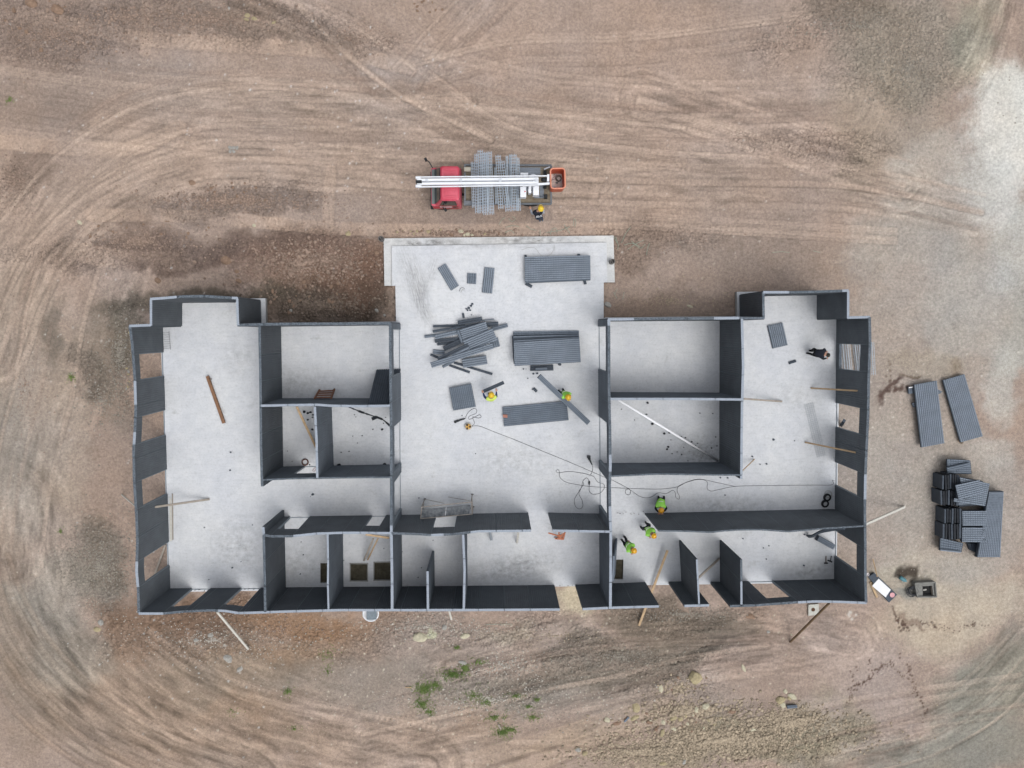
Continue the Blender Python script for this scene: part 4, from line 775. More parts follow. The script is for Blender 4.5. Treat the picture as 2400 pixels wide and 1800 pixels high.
for k in range(3):
    mb = MB(); an = k * 2.1; mb.box((.1 * math.cos(an), .1 * math.sin(an), .23), (.11, .07, .03), Matrix.Rotation(an, 3, 'Z')); mb.obj('socket_cover', mat('socket_dark', A(60, 50, 45)), rl)
BK = mat('black_hose', A(28, 30, 33), .5)
for (x, y, lb) in ((1938, 1165.5, 'upper one of the two black hose coils on the floor near the right wall'), (1933, 1180, 'lower one of the two black hose coils on the floor near the right wall')):
    mb = MB(); c = W(x, y, 0)
    for k, (r, z) in enumerate([(.15, .03), (.165, .07), (.14, .11), (.175, .03)]): mb.ring(c + Vector((0, 0, z)), r, .028, 28, 8)
    thing1('hose_coil', mb, BK, lb, 'hose coil', 'black hose coils', smooth=True)
mb = MB(); mb.ring(W(1941, 1158, .03), .18, .012, 24, 6); mb.ring(W(1943, 1160, .04), .15, .01, 24, 6); thing1('wire_coil', mb, WR, 'thin grey wire coil above the black hose coils', 'wire coil', smooth=True)
mb = MB(); mb.ring(W(715, 1083.5, .04), .15, .03, 28, 8); mb.ring(W(715, 1083.5, .09), .145, .025, 28, 8); thing1('hose_coil', mb, mat('brown_hose', A(96, 62, 52), .6), 'brown ring of hose in the small left room', 'hose coil', smooth=True)
cable([(732, 1104), (736, 1098), (741, 1095), (739, 1102), (735, 1106)], 'small reddish wire in the doorway of the small left room', .01, mat('red_wire', A(140, 80, 70)))
for (a, b, h1, h2, lb) in (((1936, 1303), (1936, 1319), (1932, 1320), (1940, 1320), 'long handled hammer on the floor at the lower right corner'), ((1948.6, 1303), (1946, 1316), (1940, 1313), (1950, 1317), 'black pickaxe on the floor at the lower right corner')):
    r_ = empty('hammer' if 'hammer' in lb else 'pickaxe', W(*b), label=lb, cat='hand tool'); o = r_.location
    mb = MB(); mb.tube([W(*a, .03) - o, W(*b, .03) - o], .022, 8); mb.obj('handle', WOODD if 'hammer' in lb else CAN, r_)
    mb = MB(); mb.beam(W(*h1, .04) - o, W(*h2, .04) - o, .07, .07, bev=.015); mb.obj('head', CAN, r_)
# small offcuts
def chips(lst, group, label, m=None, seed=1):
    g = random.Random(seed)
    for (x, y, s) in lst:
        n = g.choice((5, 6, 7)); c = W(x, y, 0); s = s / 47 / 2; a0 = g.random() * 6
        poly = [(c.x + s * g.uniform(.6, 1.1) * math.cos(a0 + k * 6.283 / n) * 1.2, c.y + s * g.uniform(.6, 1.1) * math.sin(a0 + k * 6.283 / n)) for k in range(n)]
        mb = MB(); mb.prism(poly, .003, .003 + g.uniform(.03, .07)); thing1('foam_chip', mb, m or mat('black_chip', A(36, 40, 46), .8), label, 'foam chip', group)
chips([(1517.5, 944, 6), (1456.5, 959, 3), (1515, 971, 4), (1528.5, 993, 6), (1556.5, 1016, 6), (1568, 1014, 4), (1572, 1031, 3), (1566, 1047, 7), (1563, 1053, 6), (1621, 1035, 5), (1634.5, 1039, 3.5), (1637, 1049, 4), (1602, 1048, 3), (1597, 1023, 3), (1606, 1026, 4), (1587, 1059, 3), (1597, 1065, 4), (1575, 1063, 3), (1643, 1073, 2.5), (1667, 1050, 4), (1680, 1045, 3), (1677, 1024, 3), (1640, 968, 3), (1670, 969, 3), (1487, 984, 2.5), (1630, 1044, 3), (1612, 1080, 2.5)], 'chips around the white pipe', 'black foam chip on the floor near the white pipe', seed=2)
chips([(713, 965, 8), (722, 968, 6), (728, 966, 6), (734, 972, 5), (733, 978, 4), (722, 984, 5), (732, 1006.5, 6), (726, 1089, 3), (674, 1057, 2.5), (685, 1081, 2)], 'chips in the small left room', 'black foam chip in the room with the slanting plank', seed=3)
chips([(831, 972, 3), (834, 977, 2.5), (896, 1006, 6), (874, 1006, 3.5), (849, 1021, 3), (827, 1022, 2.5), (838, 1038, 2.5), (800, 1060, 3), (818, 1058, 3), (780, 1045, 4), (902, 1088, 7), (795, 1090, 9), (904, 978, 2.5), (899, 992, 3)], 'chips in the room of the torn strip', 'black foam chip in the room with the torn strip', seed=4)
chips([(1099, 722, 7), (1104, 717, 6), (1107, 712, 6), (1102, 727, 5), (1096, 727, 5), (1093, 724, 5), (1105, 738, 3)], 'chips above the foam heap', 'dark foam chip just above the foam heap', PAND, 5)
strip((1085, 734), (1087, 745), 5, .1, .1, 'short dark foam stick just above the foam heap', None, PAND, False, 'foam_bar', 'foam bar')
chips([(1227, 865, 4), (1233, 865, 2), (1250, 876, 5), (1259, 875, 6), (1267, 881, 5), (1237, 886.5, 3), (1248, 913, 3), (1311, 854, 8), (1083, 974, 3), (1115, 1063, 3), (903, 880, 3)], 'chips near the big hall stack', 'dark foam chip on the hall floor', PAND, 6)
strip((1250.5, 910), (1258, 918), 6.5, .1, .1, 'short dark foam bar between the big hall stack and the slanting strip', None, PAND, False, 'foam_bar', 'foam bar')
chips([(733, 1159, 7), (728, 1164, 2)], 'chips in the left corridor', 'dark foam chip on the left corridor floor', PAND, 7)
chips([(1796, 1087, 5), (1763, 1070, 5), (1705, 1120, 4), (1688, 1119, 4), (1813, 1030, 6), (1781, 1088, 3), (1862, 1033, 3), (1802, 1279, 3), (1789, 1284, 3), (1796, 1310, 3), (1885, 1253, 3.5), (1699, 1160, 3), (1884, 1325, 4), (1741, 1262, 3)], 'chips in the right rooms', 'dark foam chip on a right hand floor', PAND, 8)
chips([(1015, 1266, 2.5), (943, 1293, 2.5), (900, 1285, 2.5), (938, 1303, 3), (988, 1330, 2.5), (980, 1353, 3), (706, 1270, 2.5), (711, 1300, 2.5), (704, 1345, 3), (982, 1167, 3), (806, 1313, 3), (541, 1060, 4), (540, 1102, 4), (592, 1230, 3), (545, 1330, 4), (565, 1316, 3), (490, 1358, 3), (480, 1236, 3)], 'specks on the lower left floors', 'tiny dark foam speck on a lower left floor', PAND, 9)
# torn black strip
q = spline([(817, 954), (830, 959), (845, 965), (862, 971), (880, 977), (896, 983), (905, 990), (914, 998)], 4); mb = MB(); g = random.Random(4)
for a, b in zip(q[:-1], q[1:]):
    f = g.uniform(.03, .12); mb.beam(W(*a, .02), W(*b, .02), f, .03)
mb.box(W(877, 980, .02), (.25, .16, .04), Matrix.Rotation(.4, 3, 'Z')); thing1('foam_scrap', mb, mat('black_chip', A(36, 40, 46)), 'long torn black foam strip on the floor of the middle left room', 'foam scrap')
# ------------------------------------------------------------------ outside right: sheet, box, bottle, plates
sh = empty('packing_board', W(2074, 1378, -.2), label='dark board with a white sheet and a pink round tray outside the lower right corner', cat='board'); o = sh.location
mb = MB(); cs = [W(x, y, -.05) - o for x, y in [(2036, 1352), (2050, 1343), (2103, 1394), (2084, 1412.5)]]; mb.prism([c[:2] for c in cs[::-1]], .0, .14, PAND); mb.obj('foam_board', None, sh)
mb = MB(); cs = [W(x, y, .0) - o for x, y in [(2060.6, 1357), (2089, 1383), (2077, 1401), (2045, 1374)]]; g = 8; vs = []
for i in range(g + 1):
    for j in range(g + 1):
        u, v = i / g, j / g; p = cs[0].lerp(cs[1], u).lerp(cs[3].lerp(cs[2], u), v); vs.append((p.x, p.y, .152 + .012 * math.sin(u * 9) * math.cos(v * 5)))
mb.add(vs, [(i * (g + 1) + j, i * (g + 1) + j + 1, (i + 1) * (g + 1) + j + 1, (i + 1) * (g + 1) + j) for i in range(g) for j in range(g)]); mb.obj('white_sheet', mat('white_paper', A(235, 236, 238), .7), sh)
mb = MB(); c = W(2092, 1395, 0) - o; mb.lathe((c.x, c.y, .145), [(.12, 0), (.13, .03), (.10, .035), (.10, .02)], 20); mb.obj('tray', mat('pink_tray', A(214, 160, 165), .5), sh)
mb = MB(); c = W(2034, 1347, 0) - o; mb.lathe((c.x, c.y, .1), [(.08, 0), (.09, .08), (.07, .08), (.06, .02)], 14); mb.obj('cup', mat('cup_white', A(210, 205, 205), .5), sh)
bx = empty('concrete_box', W(2166, 1385, -.2), label='open concrete drain box in the soil at the right', cat='drain box'); o = bx.location; CBX = mat('old_concrete', A(126, 126, 122), .9, .2, 6, .008, 20)
cs = [W(x, y, 0) - o for x, y in [(2143, 1366), (2190, 1364), (2193, 1398), (2149, 1398)]]
for i in range(4):
    a, b = Vector((*cs[i][:2], .14)), Vector((*cs[(i + 1) % 4][:2], .14)); mb = MB(); mb.beam(a, b, .07, .3, bev=.01); mb.obj('side_wall', CBX, bx)
mb = MB(); ins = [W(x, y, 0) - o for x, y in [(2162, 1374), (2185, 1373), (2187, 1397), (2163, 1397)]]; lp = [[Vector((*p[:2], .2)) for p in cs], [Vector((*p[:2], .2)) for p in ins]]; av = lp[0] + lp[1]
mb.add(av, [t if (av[t[1]] - av[t[0]]).cross(av[t[2]] - av[t[0]]).z > 0 else t[::-1] for t in tessellate_polygon(lp)]); mb.obj('cover', CBX, bx)
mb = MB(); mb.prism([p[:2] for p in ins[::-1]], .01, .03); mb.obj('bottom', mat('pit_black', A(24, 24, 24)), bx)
mb = MB(); c = W(2170, 1384, 0) - o; mb.ring((c.x, c.y, .1), .07, .02, 16, 6, M=Matrix.Rotation(.8, 3, 'X')); mb.obj('pipe_ring', WOODW, bx)
mb = MB(); a, b = W(2109, 1353, -.1), W(2125, 1363, -.1); mb.tube([a, a.lerp(b, .05), a.lerp(b, .7), a.lerp(b, .85), b], [.05, .1, .1, .05, .035], 12); thing1('water_bottle', mb, mat('teal_plastic', A(92, 140, 150), .3), 'blue green plastic canister on the soil beside the drain box', 'canister', smooth=True)
mb = MB(); c = W(2135, 1384, -.2); g = random.Random(3)
for k in range(14): mb.ring(c + Vector((g.uniform(-.06, .06), g.uniform(-.06, .06), .04 + k * .012)), g.uniform(.16, .26), .012, 18, 5, M=Matrix.Rotation(g.uniform(-.2, .2), 3, 'X'))
thing1('wire_coil', mb, CB, 'tangled dark wire coil left of the drain box', 'wire coil', smooth=True)
dp = empty('drain_cover', W(1907, 1430, -.2), label='square white drain cover with a brown stain below the bottom wall', cat='drain cover'); mb = MB(); cs = [W(x, y, -.1) - dp.location for x, y in [(1895.5, 1418), (1920, 1416), (1919, 1441), (1895, 1444)]]
mb.prism([c[:2] for c in cs[::-1]], 0, .08); mb.obj('plate', mat('white_plate', A(188, 188, 180), .7, .15, 8), dp); mb = MB(); mb.lathe((-.06, .06, .08), [(.10, 0), (.10, .008)], 16); mb.obj('stain', mat('rust_stain', A(92, 66, 50), .9, .3, 20), dp)
wb = empty('washbasin', W(870, 1436, GZ), label='white rounded basin with a grey grate at the foot of the bottom wall', cat='basin'); mb = MB(); pr = [(.40, 0), (.42, .1), (.42, .14), (.36, .14), (.33, .02)]; mb.lathe((0, 0, 0), pr, 28, sy=1.0); mb.obj('rim', mat('white_ceramic', A(225, 228, 232), .4), wb, smooth=True)
mb = MB(); mb.box((.04, -.08, .13), (.5, .44, .05)); mb.obj('grate', mat('blue_grey_plate', A(120, 132, 140), .6, .2, 12), wb)
for (x, y, lb) in ((895, 561, 'grey pipe stub at the top left corner of the porch step'), (1433, 614, 'dark pipe stub at the right edge of the porch step')):
    mb = MB(); c = W(x, y, -.12); mb.lathe((c.x, c.y, -.2), [(.13, 0), (.13, .42), (.10, .42), (.09, .1)], 18); mb.box((c.x, c.y, .14), (.04, .19, .03), Matrix.Rotation(.6, 3, 'Z')); thing1('pipe_stub', mb, mat('grey_pipe', A(110, 108, 106), .6), lb, 'pipe stub', 'pipe stubs at the porch', smooth=False)
# ------------------------------------------------------------------ lattice girders
GAL = mat('galvanised_wire', A(164, 176, 188), .45, .15, 9, metal=0, spec=.6)
def lattice(a, b, wd, name_label, group, n_long=4, rung=.1, r=.011, h=.08, m=None):
    """Welded wire lattice: long wires joined by rungs, two layers."""
    a = Vector(a); b = Vector(b); d = (b - a); L = d.length; d.normalize(); s = Vector((-d.y, d.x, 0)).normalized(); up_ = s.cross(d); up_ = up_ if up_.z > 0 else -up_
    mb = MB(); root = empty('wire_lattice', (a + b) / 2, label=name_label, cat='wire lattice', group=group); o = root.location
    for k in range(n_long):
        f = (k / (n_long - 1) - .5) * wd if n_long > 1 else 0; w_ = MB(); zz = up_ * (h * (k % 2))
        w_.beam(a + s * f + zz - o, b + s * f + zz - o, r * 1.8, r * 1.8); w_.obj('long_wire', m or GAL, root)
    n = int(L / rung); rg = MB()
    for i in range(n):
        p = a + d * (i + .5) * rung - o; rg.beam(p - s * wd / 2 + up_ * h * .5, p + s * wd / 2 + up_ * h * .5, r * 1.5, r * 1.3); rg.beam(p - s * wd / 2, p - s * wd / 2 + up_ * h, r, r)
    ro = rg.obj('rungs', m or GAL, root); ro['kind'] = 'stuff'; return root
ltx = [(1108, 380, 1111, 487, 9, 1.22), (1117, 361, 1119, 500, 10, 1.30), (1125.5, 352, 1126, 500, 12, 1.42), (1136, 357, 1138, 504, 10, 1.38), (1146, 356, 1152, 503, 13, 1.34), (1131, 358, 1134, 499, 8, 1.30), (1161, 392, 1164, 478, 6, 1.2), (1167, 364, 1174, 490, 12, 1.40), (1176, 377, 1191, 496, 12, 1.5), (1188, 366, 1189, 487, 5, 1.34), (1202, 362, 1207, 495, 18, 1.42), (1213, 370, 1216, 494, 8, 1.36), (1196, 364, 1197, 484, 6, 1.3), (1141, 360, 1144, 497, 6, 1.28)]
ords = sorted(range(len(ltx)), key=lambda i: ltx[i][0]); nm = ['first', 'second', 'third', 'fourth', 'fifth', 'sixth', 'seventh', 'eighth', 'ninth', 'tenth', 'eleventh', 'twelfth', 'thirteenth', 'last']
for k, i in enumerate(ords):
    x0, y0, x1, y1, wpx, z = ltx[i]
    for lay in (0,):
        lattice(W(x0, y0, z), W(x1, y1, z), wpx / 50 * .86, '%s silver wire lattice from the cab across the truck bed' % nm[k], 'wire lattices loaded across the truck', n_long=max(3, int(wpx / 3.2)), rung=.13, r=.018)
for k, (x0, y0, x1, y1, wpx) in enumerate([(1974, 806, 1981, 880, 10), (1985, 806, 1993, 880, 8), (2002, 806, 2012, 884, 8), (2013, 800, 2018, 884, 9), (2042, 806, 2046, 875, 8)]):
    g0 = -.18 + .06 * (k % 2)
    lattice(W(x0, y0 - 4, g0 + (.5 if k == 4 else 0)), W(x1, y1 + 4, g0 + (.5 if k == 4 else 0)), wpx / 47, ['leftmost', 'second', 'third', 'fourth', 'outermost'][k] + ' wire lattice lying outside the top right wall opening', 'wire lattices outside the right wall', n_long=4)
lattice(W(1895, 945, .02), W(1925, 1070, .02), .42, 'faint flat wire mesh strip on the floor of the right room', None, n_long=5, r=.006, h=.02, m=mat('faint_wire', A(176, 182, 188)))
lattice(W(388, 777, .05), W(392, 820, .05), .35, 'dark wire lattice on the floor at the top left room beside the outer wall', None, n_long=2, rung=.11, r=.006, h=.02, m=CB)
# ------------------------------------------------------------------ truck
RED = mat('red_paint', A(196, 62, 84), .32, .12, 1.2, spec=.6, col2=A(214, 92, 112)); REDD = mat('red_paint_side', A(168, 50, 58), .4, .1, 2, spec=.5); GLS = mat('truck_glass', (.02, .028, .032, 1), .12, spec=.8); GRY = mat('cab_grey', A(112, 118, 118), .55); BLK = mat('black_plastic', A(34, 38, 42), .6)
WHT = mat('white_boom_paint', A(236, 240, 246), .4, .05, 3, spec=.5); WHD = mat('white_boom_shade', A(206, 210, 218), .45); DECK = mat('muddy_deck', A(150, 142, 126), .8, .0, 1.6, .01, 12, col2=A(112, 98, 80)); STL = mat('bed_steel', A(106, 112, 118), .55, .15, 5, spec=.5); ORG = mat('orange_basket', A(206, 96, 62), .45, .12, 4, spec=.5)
tk = empty('crane_truck', W(1150, 440, GZ), label='small red truck with a folded white boom and an orange basket', cat='truck'); TO = Vector(tk.location)
T = lambda x, y, z: W(x, y, z) - TO
def quadbox(mb, lo, hi, m=None):
    """Loft between two closed loops of equal length."""
    n = len(lo); mb.add(list(lo) + list(hi), [tuple(range(n - 1, -1, -1)), tuple(range(n, 2 * n))] + [(i, (i + 1) % n, n + (i + 1) % n, n + i) for i in range(n)], m)
xa = T(1011, 430, 1.15).x; xb = T(1079, 430, 2.05).x; ya = T(1060, 486, .8).y; yb = T(1060, 387, 2.1).y + .06
ym = (ya + yb) / 2; hw = (yb - ya) / 2
def loop(x0, x1, h, z, r=.12):
    out = []
    for cx, cy, a0 in ((x1 - r, ym + h - r, 0), (x0 + r, ym + h - r, 90), (x0 + r, ym - h + r, 180), (x1 - r, ym - h + r, 270)):
        for k in range(4): a = R(a0 + 30 * k); out.append(Vector((cx + r * math.cos(a), cy + r * math.sin(a), z)))
    return out
zr = 2.12 - GZ; zw = 1.25 - GZ; xs0 = T(1020.5, 430, 1.25).x; xs1 = T(1032.5, 430, 2.05).x
cab = MB(); L0 = loop(xa, xb, hw, .55, .08); L1 = loop(xa, xb, hw, zw, .08); L2 = loop(xs1, xb - .05, hw - .10, zr - .06, .12); L3 = loop(xs1 + .07, xb - .12, hw - .17, zr, .12)
L1b = loop(xs0, xb, hw - .01, zw + .012, .08)
for a, b in ((L0, L1), (L1, L1b), (L1b, L2), (L2, L3)): quadbox(cab, a, b)
cb_ = cab.obj('cab', RED, tk)
for k in range(7):
    y = ym - hw + .28 + k * (2 * hw - .56) / 6; mb = MB(); mb.beam((xa + .68, y, zr + .006), (xb - .22, y, zr + .006),   .10, .05, bev=.015); mb.obj('roof_rib', RED, cb_)
mb = MB(); A1 = Vector((xs0, ym - hw + .07, zw + .02)); B1 = Vector((xs0, ym + hw - .07, zw + .02)); C1 = Vector((xs1 - .02, ym + hw - .17, zr - .10)); D1 = Vector((xs1 - .02, ym - hw + .17, zr - .10)); nn = Vector((-.035, 0, .03))
mb.add([A1 + nn, B1 + nn, C1 + nn, D1 + nn, A1, B1, C1, D1], [(3, 2, 1, 0), (4, 5, 6, 7), (0, 1, 5, 4), (1, 2, 6, 5), (2, 3, 7, 6), (3, 0, 4, 7)]); ws = mb.obj('windscreen', GLS, tk)
mb = MB(); mb.box(((xa + xs0) / 2 + .02, ym, zw - .02), (xs0 - xa, 2 * hw - .16, .10)); mb.obj('cowl', GRY, tk)
for dy in (-.35, .25):
    mb = MB(); mb.beam((xs0 - .02, ym + dy, zw + .06), (xs0 + .05, ym + dy + .3, zw + .22), .03, .02); mb.obj('wiper', BLK, ws)
for s in (-1, 1):
    dr = MB(); x0, x1 = xa + .34, xb - .16; yo = ym + s * (hw + .012)
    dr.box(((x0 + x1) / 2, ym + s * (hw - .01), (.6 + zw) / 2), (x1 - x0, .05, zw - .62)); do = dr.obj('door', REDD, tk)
    wn = MB(); y1 = ym + s * (hw + .008); y2 = ym + s * (hw - .095); e = Vector((0, s * .012, .01)); q = [Vector((x0 + .06, y1 - s * .01, zw + .05)), Vector((x1 - .03, y1 - s * .01, zw + .05)), Vector((x1 - .08, y2, zr - .16)), Vector((x0 + .22, y2, zr - .16))]
    wn.add([p + e for p in q] + q, [(0, 1, 2, 3) if s < 0 else (3, 2, 1, 0), (0, 4, 5, 1), (1, 5, 6, 2), (2, 6, 7, 3), (3, 7, 4, 0)]); wn.obj('side_window', GLS, do)
    hd = MB(); hd.box((x1 - .15, yo + s * .03, zw - .2), (.14, .03, .03)); hd.obj('handle', BLK, do)
    hl = MB(); hl.box((xa - .01, ym + s * (hw - .25), .85), (.05, .28, .16)); hl.obj('headlight', mat('lamp_glass', A(220, 220, 210), .2), tk)
for k in range(6):      # pale lettering on the door that faces the building
    mb = MB(); mb.box((xa + .44 + k * .095, ym - hw - .04, zw - .13), (.065, .02, .055)); mb.obj('door_lettering', WHT, tk)
mb = MB(); mb.box((xa - .04, ym, .5), (.14, 2 * hw, .22)); mb.obj('bumper', BLK, tk)
for (a, b, c) in (((1014, 394, 1.3), (1006, 380, 1.4), (998, 374, 1.55)), ((1038, 486, 1.2), (1041, 491, 1.3), (1044, 492, 1.35))):
    mb = MB(); mb.tube([T(*a), T(*b), T(*c)], .022, 6); ar = mb.obj('mirror_arm', BLK, tk); mb = MB(); mb.box(T(*c), (.12, .12, .26), Matrix.Rotation(.5, 3, 'Z')); mb.obj('mirror', BLK, ar)
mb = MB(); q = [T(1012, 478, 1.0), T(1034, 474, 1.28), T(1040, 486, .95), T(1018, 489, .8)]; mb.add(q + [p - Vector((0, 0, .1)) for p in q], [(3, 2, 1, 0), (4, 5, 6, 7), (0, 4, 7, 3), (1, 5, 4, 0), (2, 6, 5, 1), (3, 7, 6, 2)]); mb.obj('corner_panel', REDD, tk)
TY = mat('tyre_rubber', A(32, 32, 33), .85); RIMM = mat('wheel_rim', A(150, 150, 150), .5)
bx0 = T(1089, 430, .9).x; bx1 = T(1292, 430, .9).x; by1 = T(1200, 387, .95).y; by0 = T(1200, 477.5, .95).y; byc = (by0 + by1) / 2
zd = .85 - GZ
for xx, tw in ((xa + .5, 0), (bx1 - .95, 1)):
    for s in (-1, 1):
        for k in range(tw + 1):
            yy = (ym if not tw else byc) + s * (hw - .14 - k * .24); mb = MB(); rot = Matrix.Rotation(R(90), 3, 'X')
            mb.lathe((xx, yy + .1, .38), [(.20, 0), (.34, 0), (.38, .04), (.38, .16), (.34, .20), (.20, .20)], 22, rot=rot); wo_ = mb.obj('wheel', TY, tk); mb = MB(); mb.lathe((xx, yy + .09, .38), [(.02, .02), (.2, .0), (.2, .18), (.02, .16)], 16, rot=rot); mb.obj('rim', RIMM, wo_)
for s in (-1, 1):
    mb = MB(); mb.beam((xa + .4, byc + s * .38, .62), (bx1, byc + s * .38, .62), .09, .16); mb.obj('chassis_rail', BLK, tk)
mb = MB(); nb_ = 9
for k in range(nb_):
    y = by0 + .06 + (k + .5) * (by1 - by0 - .12) / nb_; p = MB(); p.beam((bx0, y, zd), (bx1, y, zd), (by1 - by0 - .12) / nb_ - .008, .06); p.obj('deck_plank', DECK, tk)
for s, yy in ((-1, by0), (1, by1)):
    mb = MB(); mb.beam((bx0, yy, zd + .06), (bx1, yy, zd + .06), .09, .16, bev=.02); mb.obj('side_rail', STL, tk)
mb = MB(); mb.beam((bx1, by0, zd + .02), (bx1, by1, zd + .02), .08, .12); mb.obj('tail_rail', STL, tk)
mb = MB(); mb.beam((bx0 + .02, by0, zd + .1), (bx0 + .02, by1, zd + .1), .08, .2); mb.obj('head_rail', STL, tk)
mb = MB(); mb.beam(T(1087, 476, .95), T(1107, 476, .95), .22, .25, bev=.03); mb.obj('fuel_tank', STL, tk)
mb = MB(); mb.beam(T(1088, 397.5, 1.15), T(1103, 397.5, 1.15), .2, .2, bev=.02); mb.obj('tool_box', mat('beige_box', A(186, 182, 168)), tk)
# anti-slip plates on the deck: a grid of raised studs
for (x0, y0, x1, y1) in ((1217, 392, 1267, 409), (1265, 428, 1275, 463), (1252, 457, 1272, 464)):
    a, b = T(x0, y1, .95), T(x1, y0, .95); mb = MB(); mb.box(((a.x + b.x) / 2, (a.y + b.y) / 2, zd + .045), (b.x - a.x, b.y - a.y, .03)); nx_ = int((b.x - a.x) / .085); ny_ = max(2, int((b.y - a.y) / .07))
    for i in range(nx_):
        for j in range(ny_): mb.box((a.x + (i + .5) * (b.x - a.x) / nx_, a.y + (j + .5) * (b.y - a.y) / ny_, zd + .075), (.045, .04, .03))
    mb.obj('tread_plate', mat('tread_grey', A(132, 140, 150), .6, .1, 6), tk)
# slewing column, boom, boxes
zb = 2.75
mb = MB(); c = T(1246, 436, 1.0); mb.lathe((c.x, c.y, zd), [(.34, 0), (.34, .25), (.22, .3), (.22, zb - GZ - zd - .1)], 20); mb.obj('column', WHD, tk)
bm = empty('boom', (0, 0, 0)); bm.parent = tk
BR_ = [((978, 427.5), (1262, 419.8), 7.0, 2.86, .22), ((980, 430.8), (1262, 426.2), 4.5, 2.72, .2)]
mb = MB(); mb.beam(T(978, 422.2, zb), T(1262, 419.6, zb), .125, .22, bev=.03); b1 = mb.obj('boom_upper', WHT, bm)
mb = MB(); mb.beam(T(978, 430.4, zb - .1), T(1262, 427.6, zb - .1), .145, .22, bev=.03); b2 = mb.obj('boom_lower', WHT, bm)
mb = MB(); mb.beam(T(975, 415.3, zb), T(1284, 412.2, zb), .055, .1, bev=.015); mb.obj('boom_rod', WHT, bm)
mb = MB(); mb.beam(T(975, 438.3, zb - .1), T(1240, 434.2, zb - .1), .055, .1, bev=.015); mb.obj('boom_rod', WHT, bm)
mb = MB(); mb.beam(T(1225, 435, zb - .3), T(1288, 430, zb - .3), .10, .14, bev=.02); mb.obj('boom_rod', WHT, bm)
mb = MB(); mb.beam(T(975, 426.6, zb), T(989, 426.4, zb), .13, .26, bev=.02); mb.obj('hinge', BLK, b1)
for p, q in (((974.5, 417, zb), (986, 416.8, zb)), ((974.5, 436, zb - .05), (988, 437, zb - .05))):
    mb = MB(); mb.beam(T(*p), T(*q), .12, .2, bev=.03); mb.obj('end_plate', WHT, bm)
for xx in (1000, 1080, 1172, 1257):
    mb = MB(); mb.beam(T(xx, 418.8, zb + .13), T(xx, 425.5, zb + .13), .12, .03, bev=.01); mb.obj('clamp', WHD, b1)
mb = MB(); mb.tube([T(990, 426.9, zb), T(1100, 425.8, zb), T(1250, 424.4, zb)], .022, 8); mb.obj('hydraulic_hose', mat('hose_grey', A(150, 154, 162)), b1)
for (x0, y0, x1, y1, z) in ((1219.6, 437, 1233.4, 461.7, 1.9), (1238.7, 435.5, 1245, 452, 1.95), (1249.8, 433.5, 1263.3, 457.2, 1.9), (1220, 404.5, 1238, 410, 2.0), (1228, 408, 1234, 414, 2.1), (1282.3, 408, 1287.4, 424.5, 2.6)):
    a, b = T(x0, y1, z), T(x1, y0, z); mb = MB(); hgt = .5 if z < 2.3 else .25; M_ = MB()
    mb.beam(((a.x), (a.y + b.y) / 2, a.z - hgt / 2), (b.x, (a.y + b.y) / 2, a.z - hgt / 2), b.y - a.y, hgt, bev=.015); mb.obj('white_box' if z < 2.3 else 'mounting_plate', WHT, tk)
mb = MB(); c = T(1230.5, 449, 1.9); mb.lathe((c.x, c.y, c.z), [(.03, 0), (.03, .02)], 10); mb.obj('red_button', mat('signal_red', A(190, 40, 40)), tk)
for (x0, y0, x1, y1) in ((1274, 399, 1281, 409), (1274, 428, 1281, 441), (1276, 455, 1283, 465)):
    a, b = T(x0, y1, 1.1), T(x1, y0, 1.1); mb = MB(); mb.beam((a.x, (a.y + b.y) / 2, a.z - .1), (b.x, (a.y + b.y) / 2, a.z - .1), b.y - a.y, .2, bev=.02); mb.obj('outrigger_housing', BLK, tk)
mb = MB(); mb.beam(T(1275, 397, 1.05), T(1289, 391, 1.05), .06, .06); mb.obj('stay', WHD, tk)
mb = MB(); mb.tube([T(1270, 421, 2.5), T(1284, 421, 2.4)], .09, 10); mb.obj('rotator', BLK, tk)
# basket
bk = empty('basket', (0, 0, 0)); bk.parent = tk; zt, z0 = 2.0, 1.0
ct = [T(x, y, zt) for x, y in ((1289.5, 395), (1323.5, 394), (1325, 441.5), (1291, 442.5))]; cc = sum(ct, Vector()) / 4
def rect_loop(cs, s, z, r=.10):
    out = []; m_ = sum(cs, Vector()) / 4
    for i in range(4):
        p = cs[i]; a = cs[i - 1]; b = cs[(i + 1) % 4]
        for (q, t) in ((a, 0), (None, 0), (b, 0)):
            v = p + (q - p).normalized() * r if q is not None else p + ((a - p).normalized() + (b - p).normalized()) * r * .3
            out.append(Vector((m_.x + (v.x - m_.x) * s, m_.y + (v.y - m_.y) * s, z)))
    return out
mb = MB(); zt_, z0_ = zt - GZ, z0 - GZ; o1, i1_ = rect_loop(ct, 1.0, zt_), rect_loop(ct, .93, zt_); o0, i0_ = rect_loop(ct, .94, z0_), rect_loop(ct, .87, z0_ + .05); n = len(o1); vs = o0 + o1 + i1_ + i0_; fs = []
for i in range(n):
    j = (i + 1) % n; fs += [(i, n + i, n + j, j), (n + i, 2 * n + i, 2 * n + j, n + j), (2 * n + i, 3 * n + i, 3 * n + j, 2 * n + j)]
mb.add(vs, fs); mb.obj('basket_shell', ORG, bk)
mb = MB(); mb.add(rect_loop(ct, .935, z0_ + .04) + rect_loop(ct, .935, z0_), [tuple(range(n - 1, -1, -1)), tuple(range(n, 2 * n))]); mb.add(rect_loop(ct, .93, z0_ + .06), [tuple(range(n))[::-1]]); mb.add(rect_loop(ct, .93, z0_ + .061), [tuple(range(n))]); mb.obj('basket_floor', mat('dusty_floor', A(222, 212, 206), .9, .2, 8), bk)
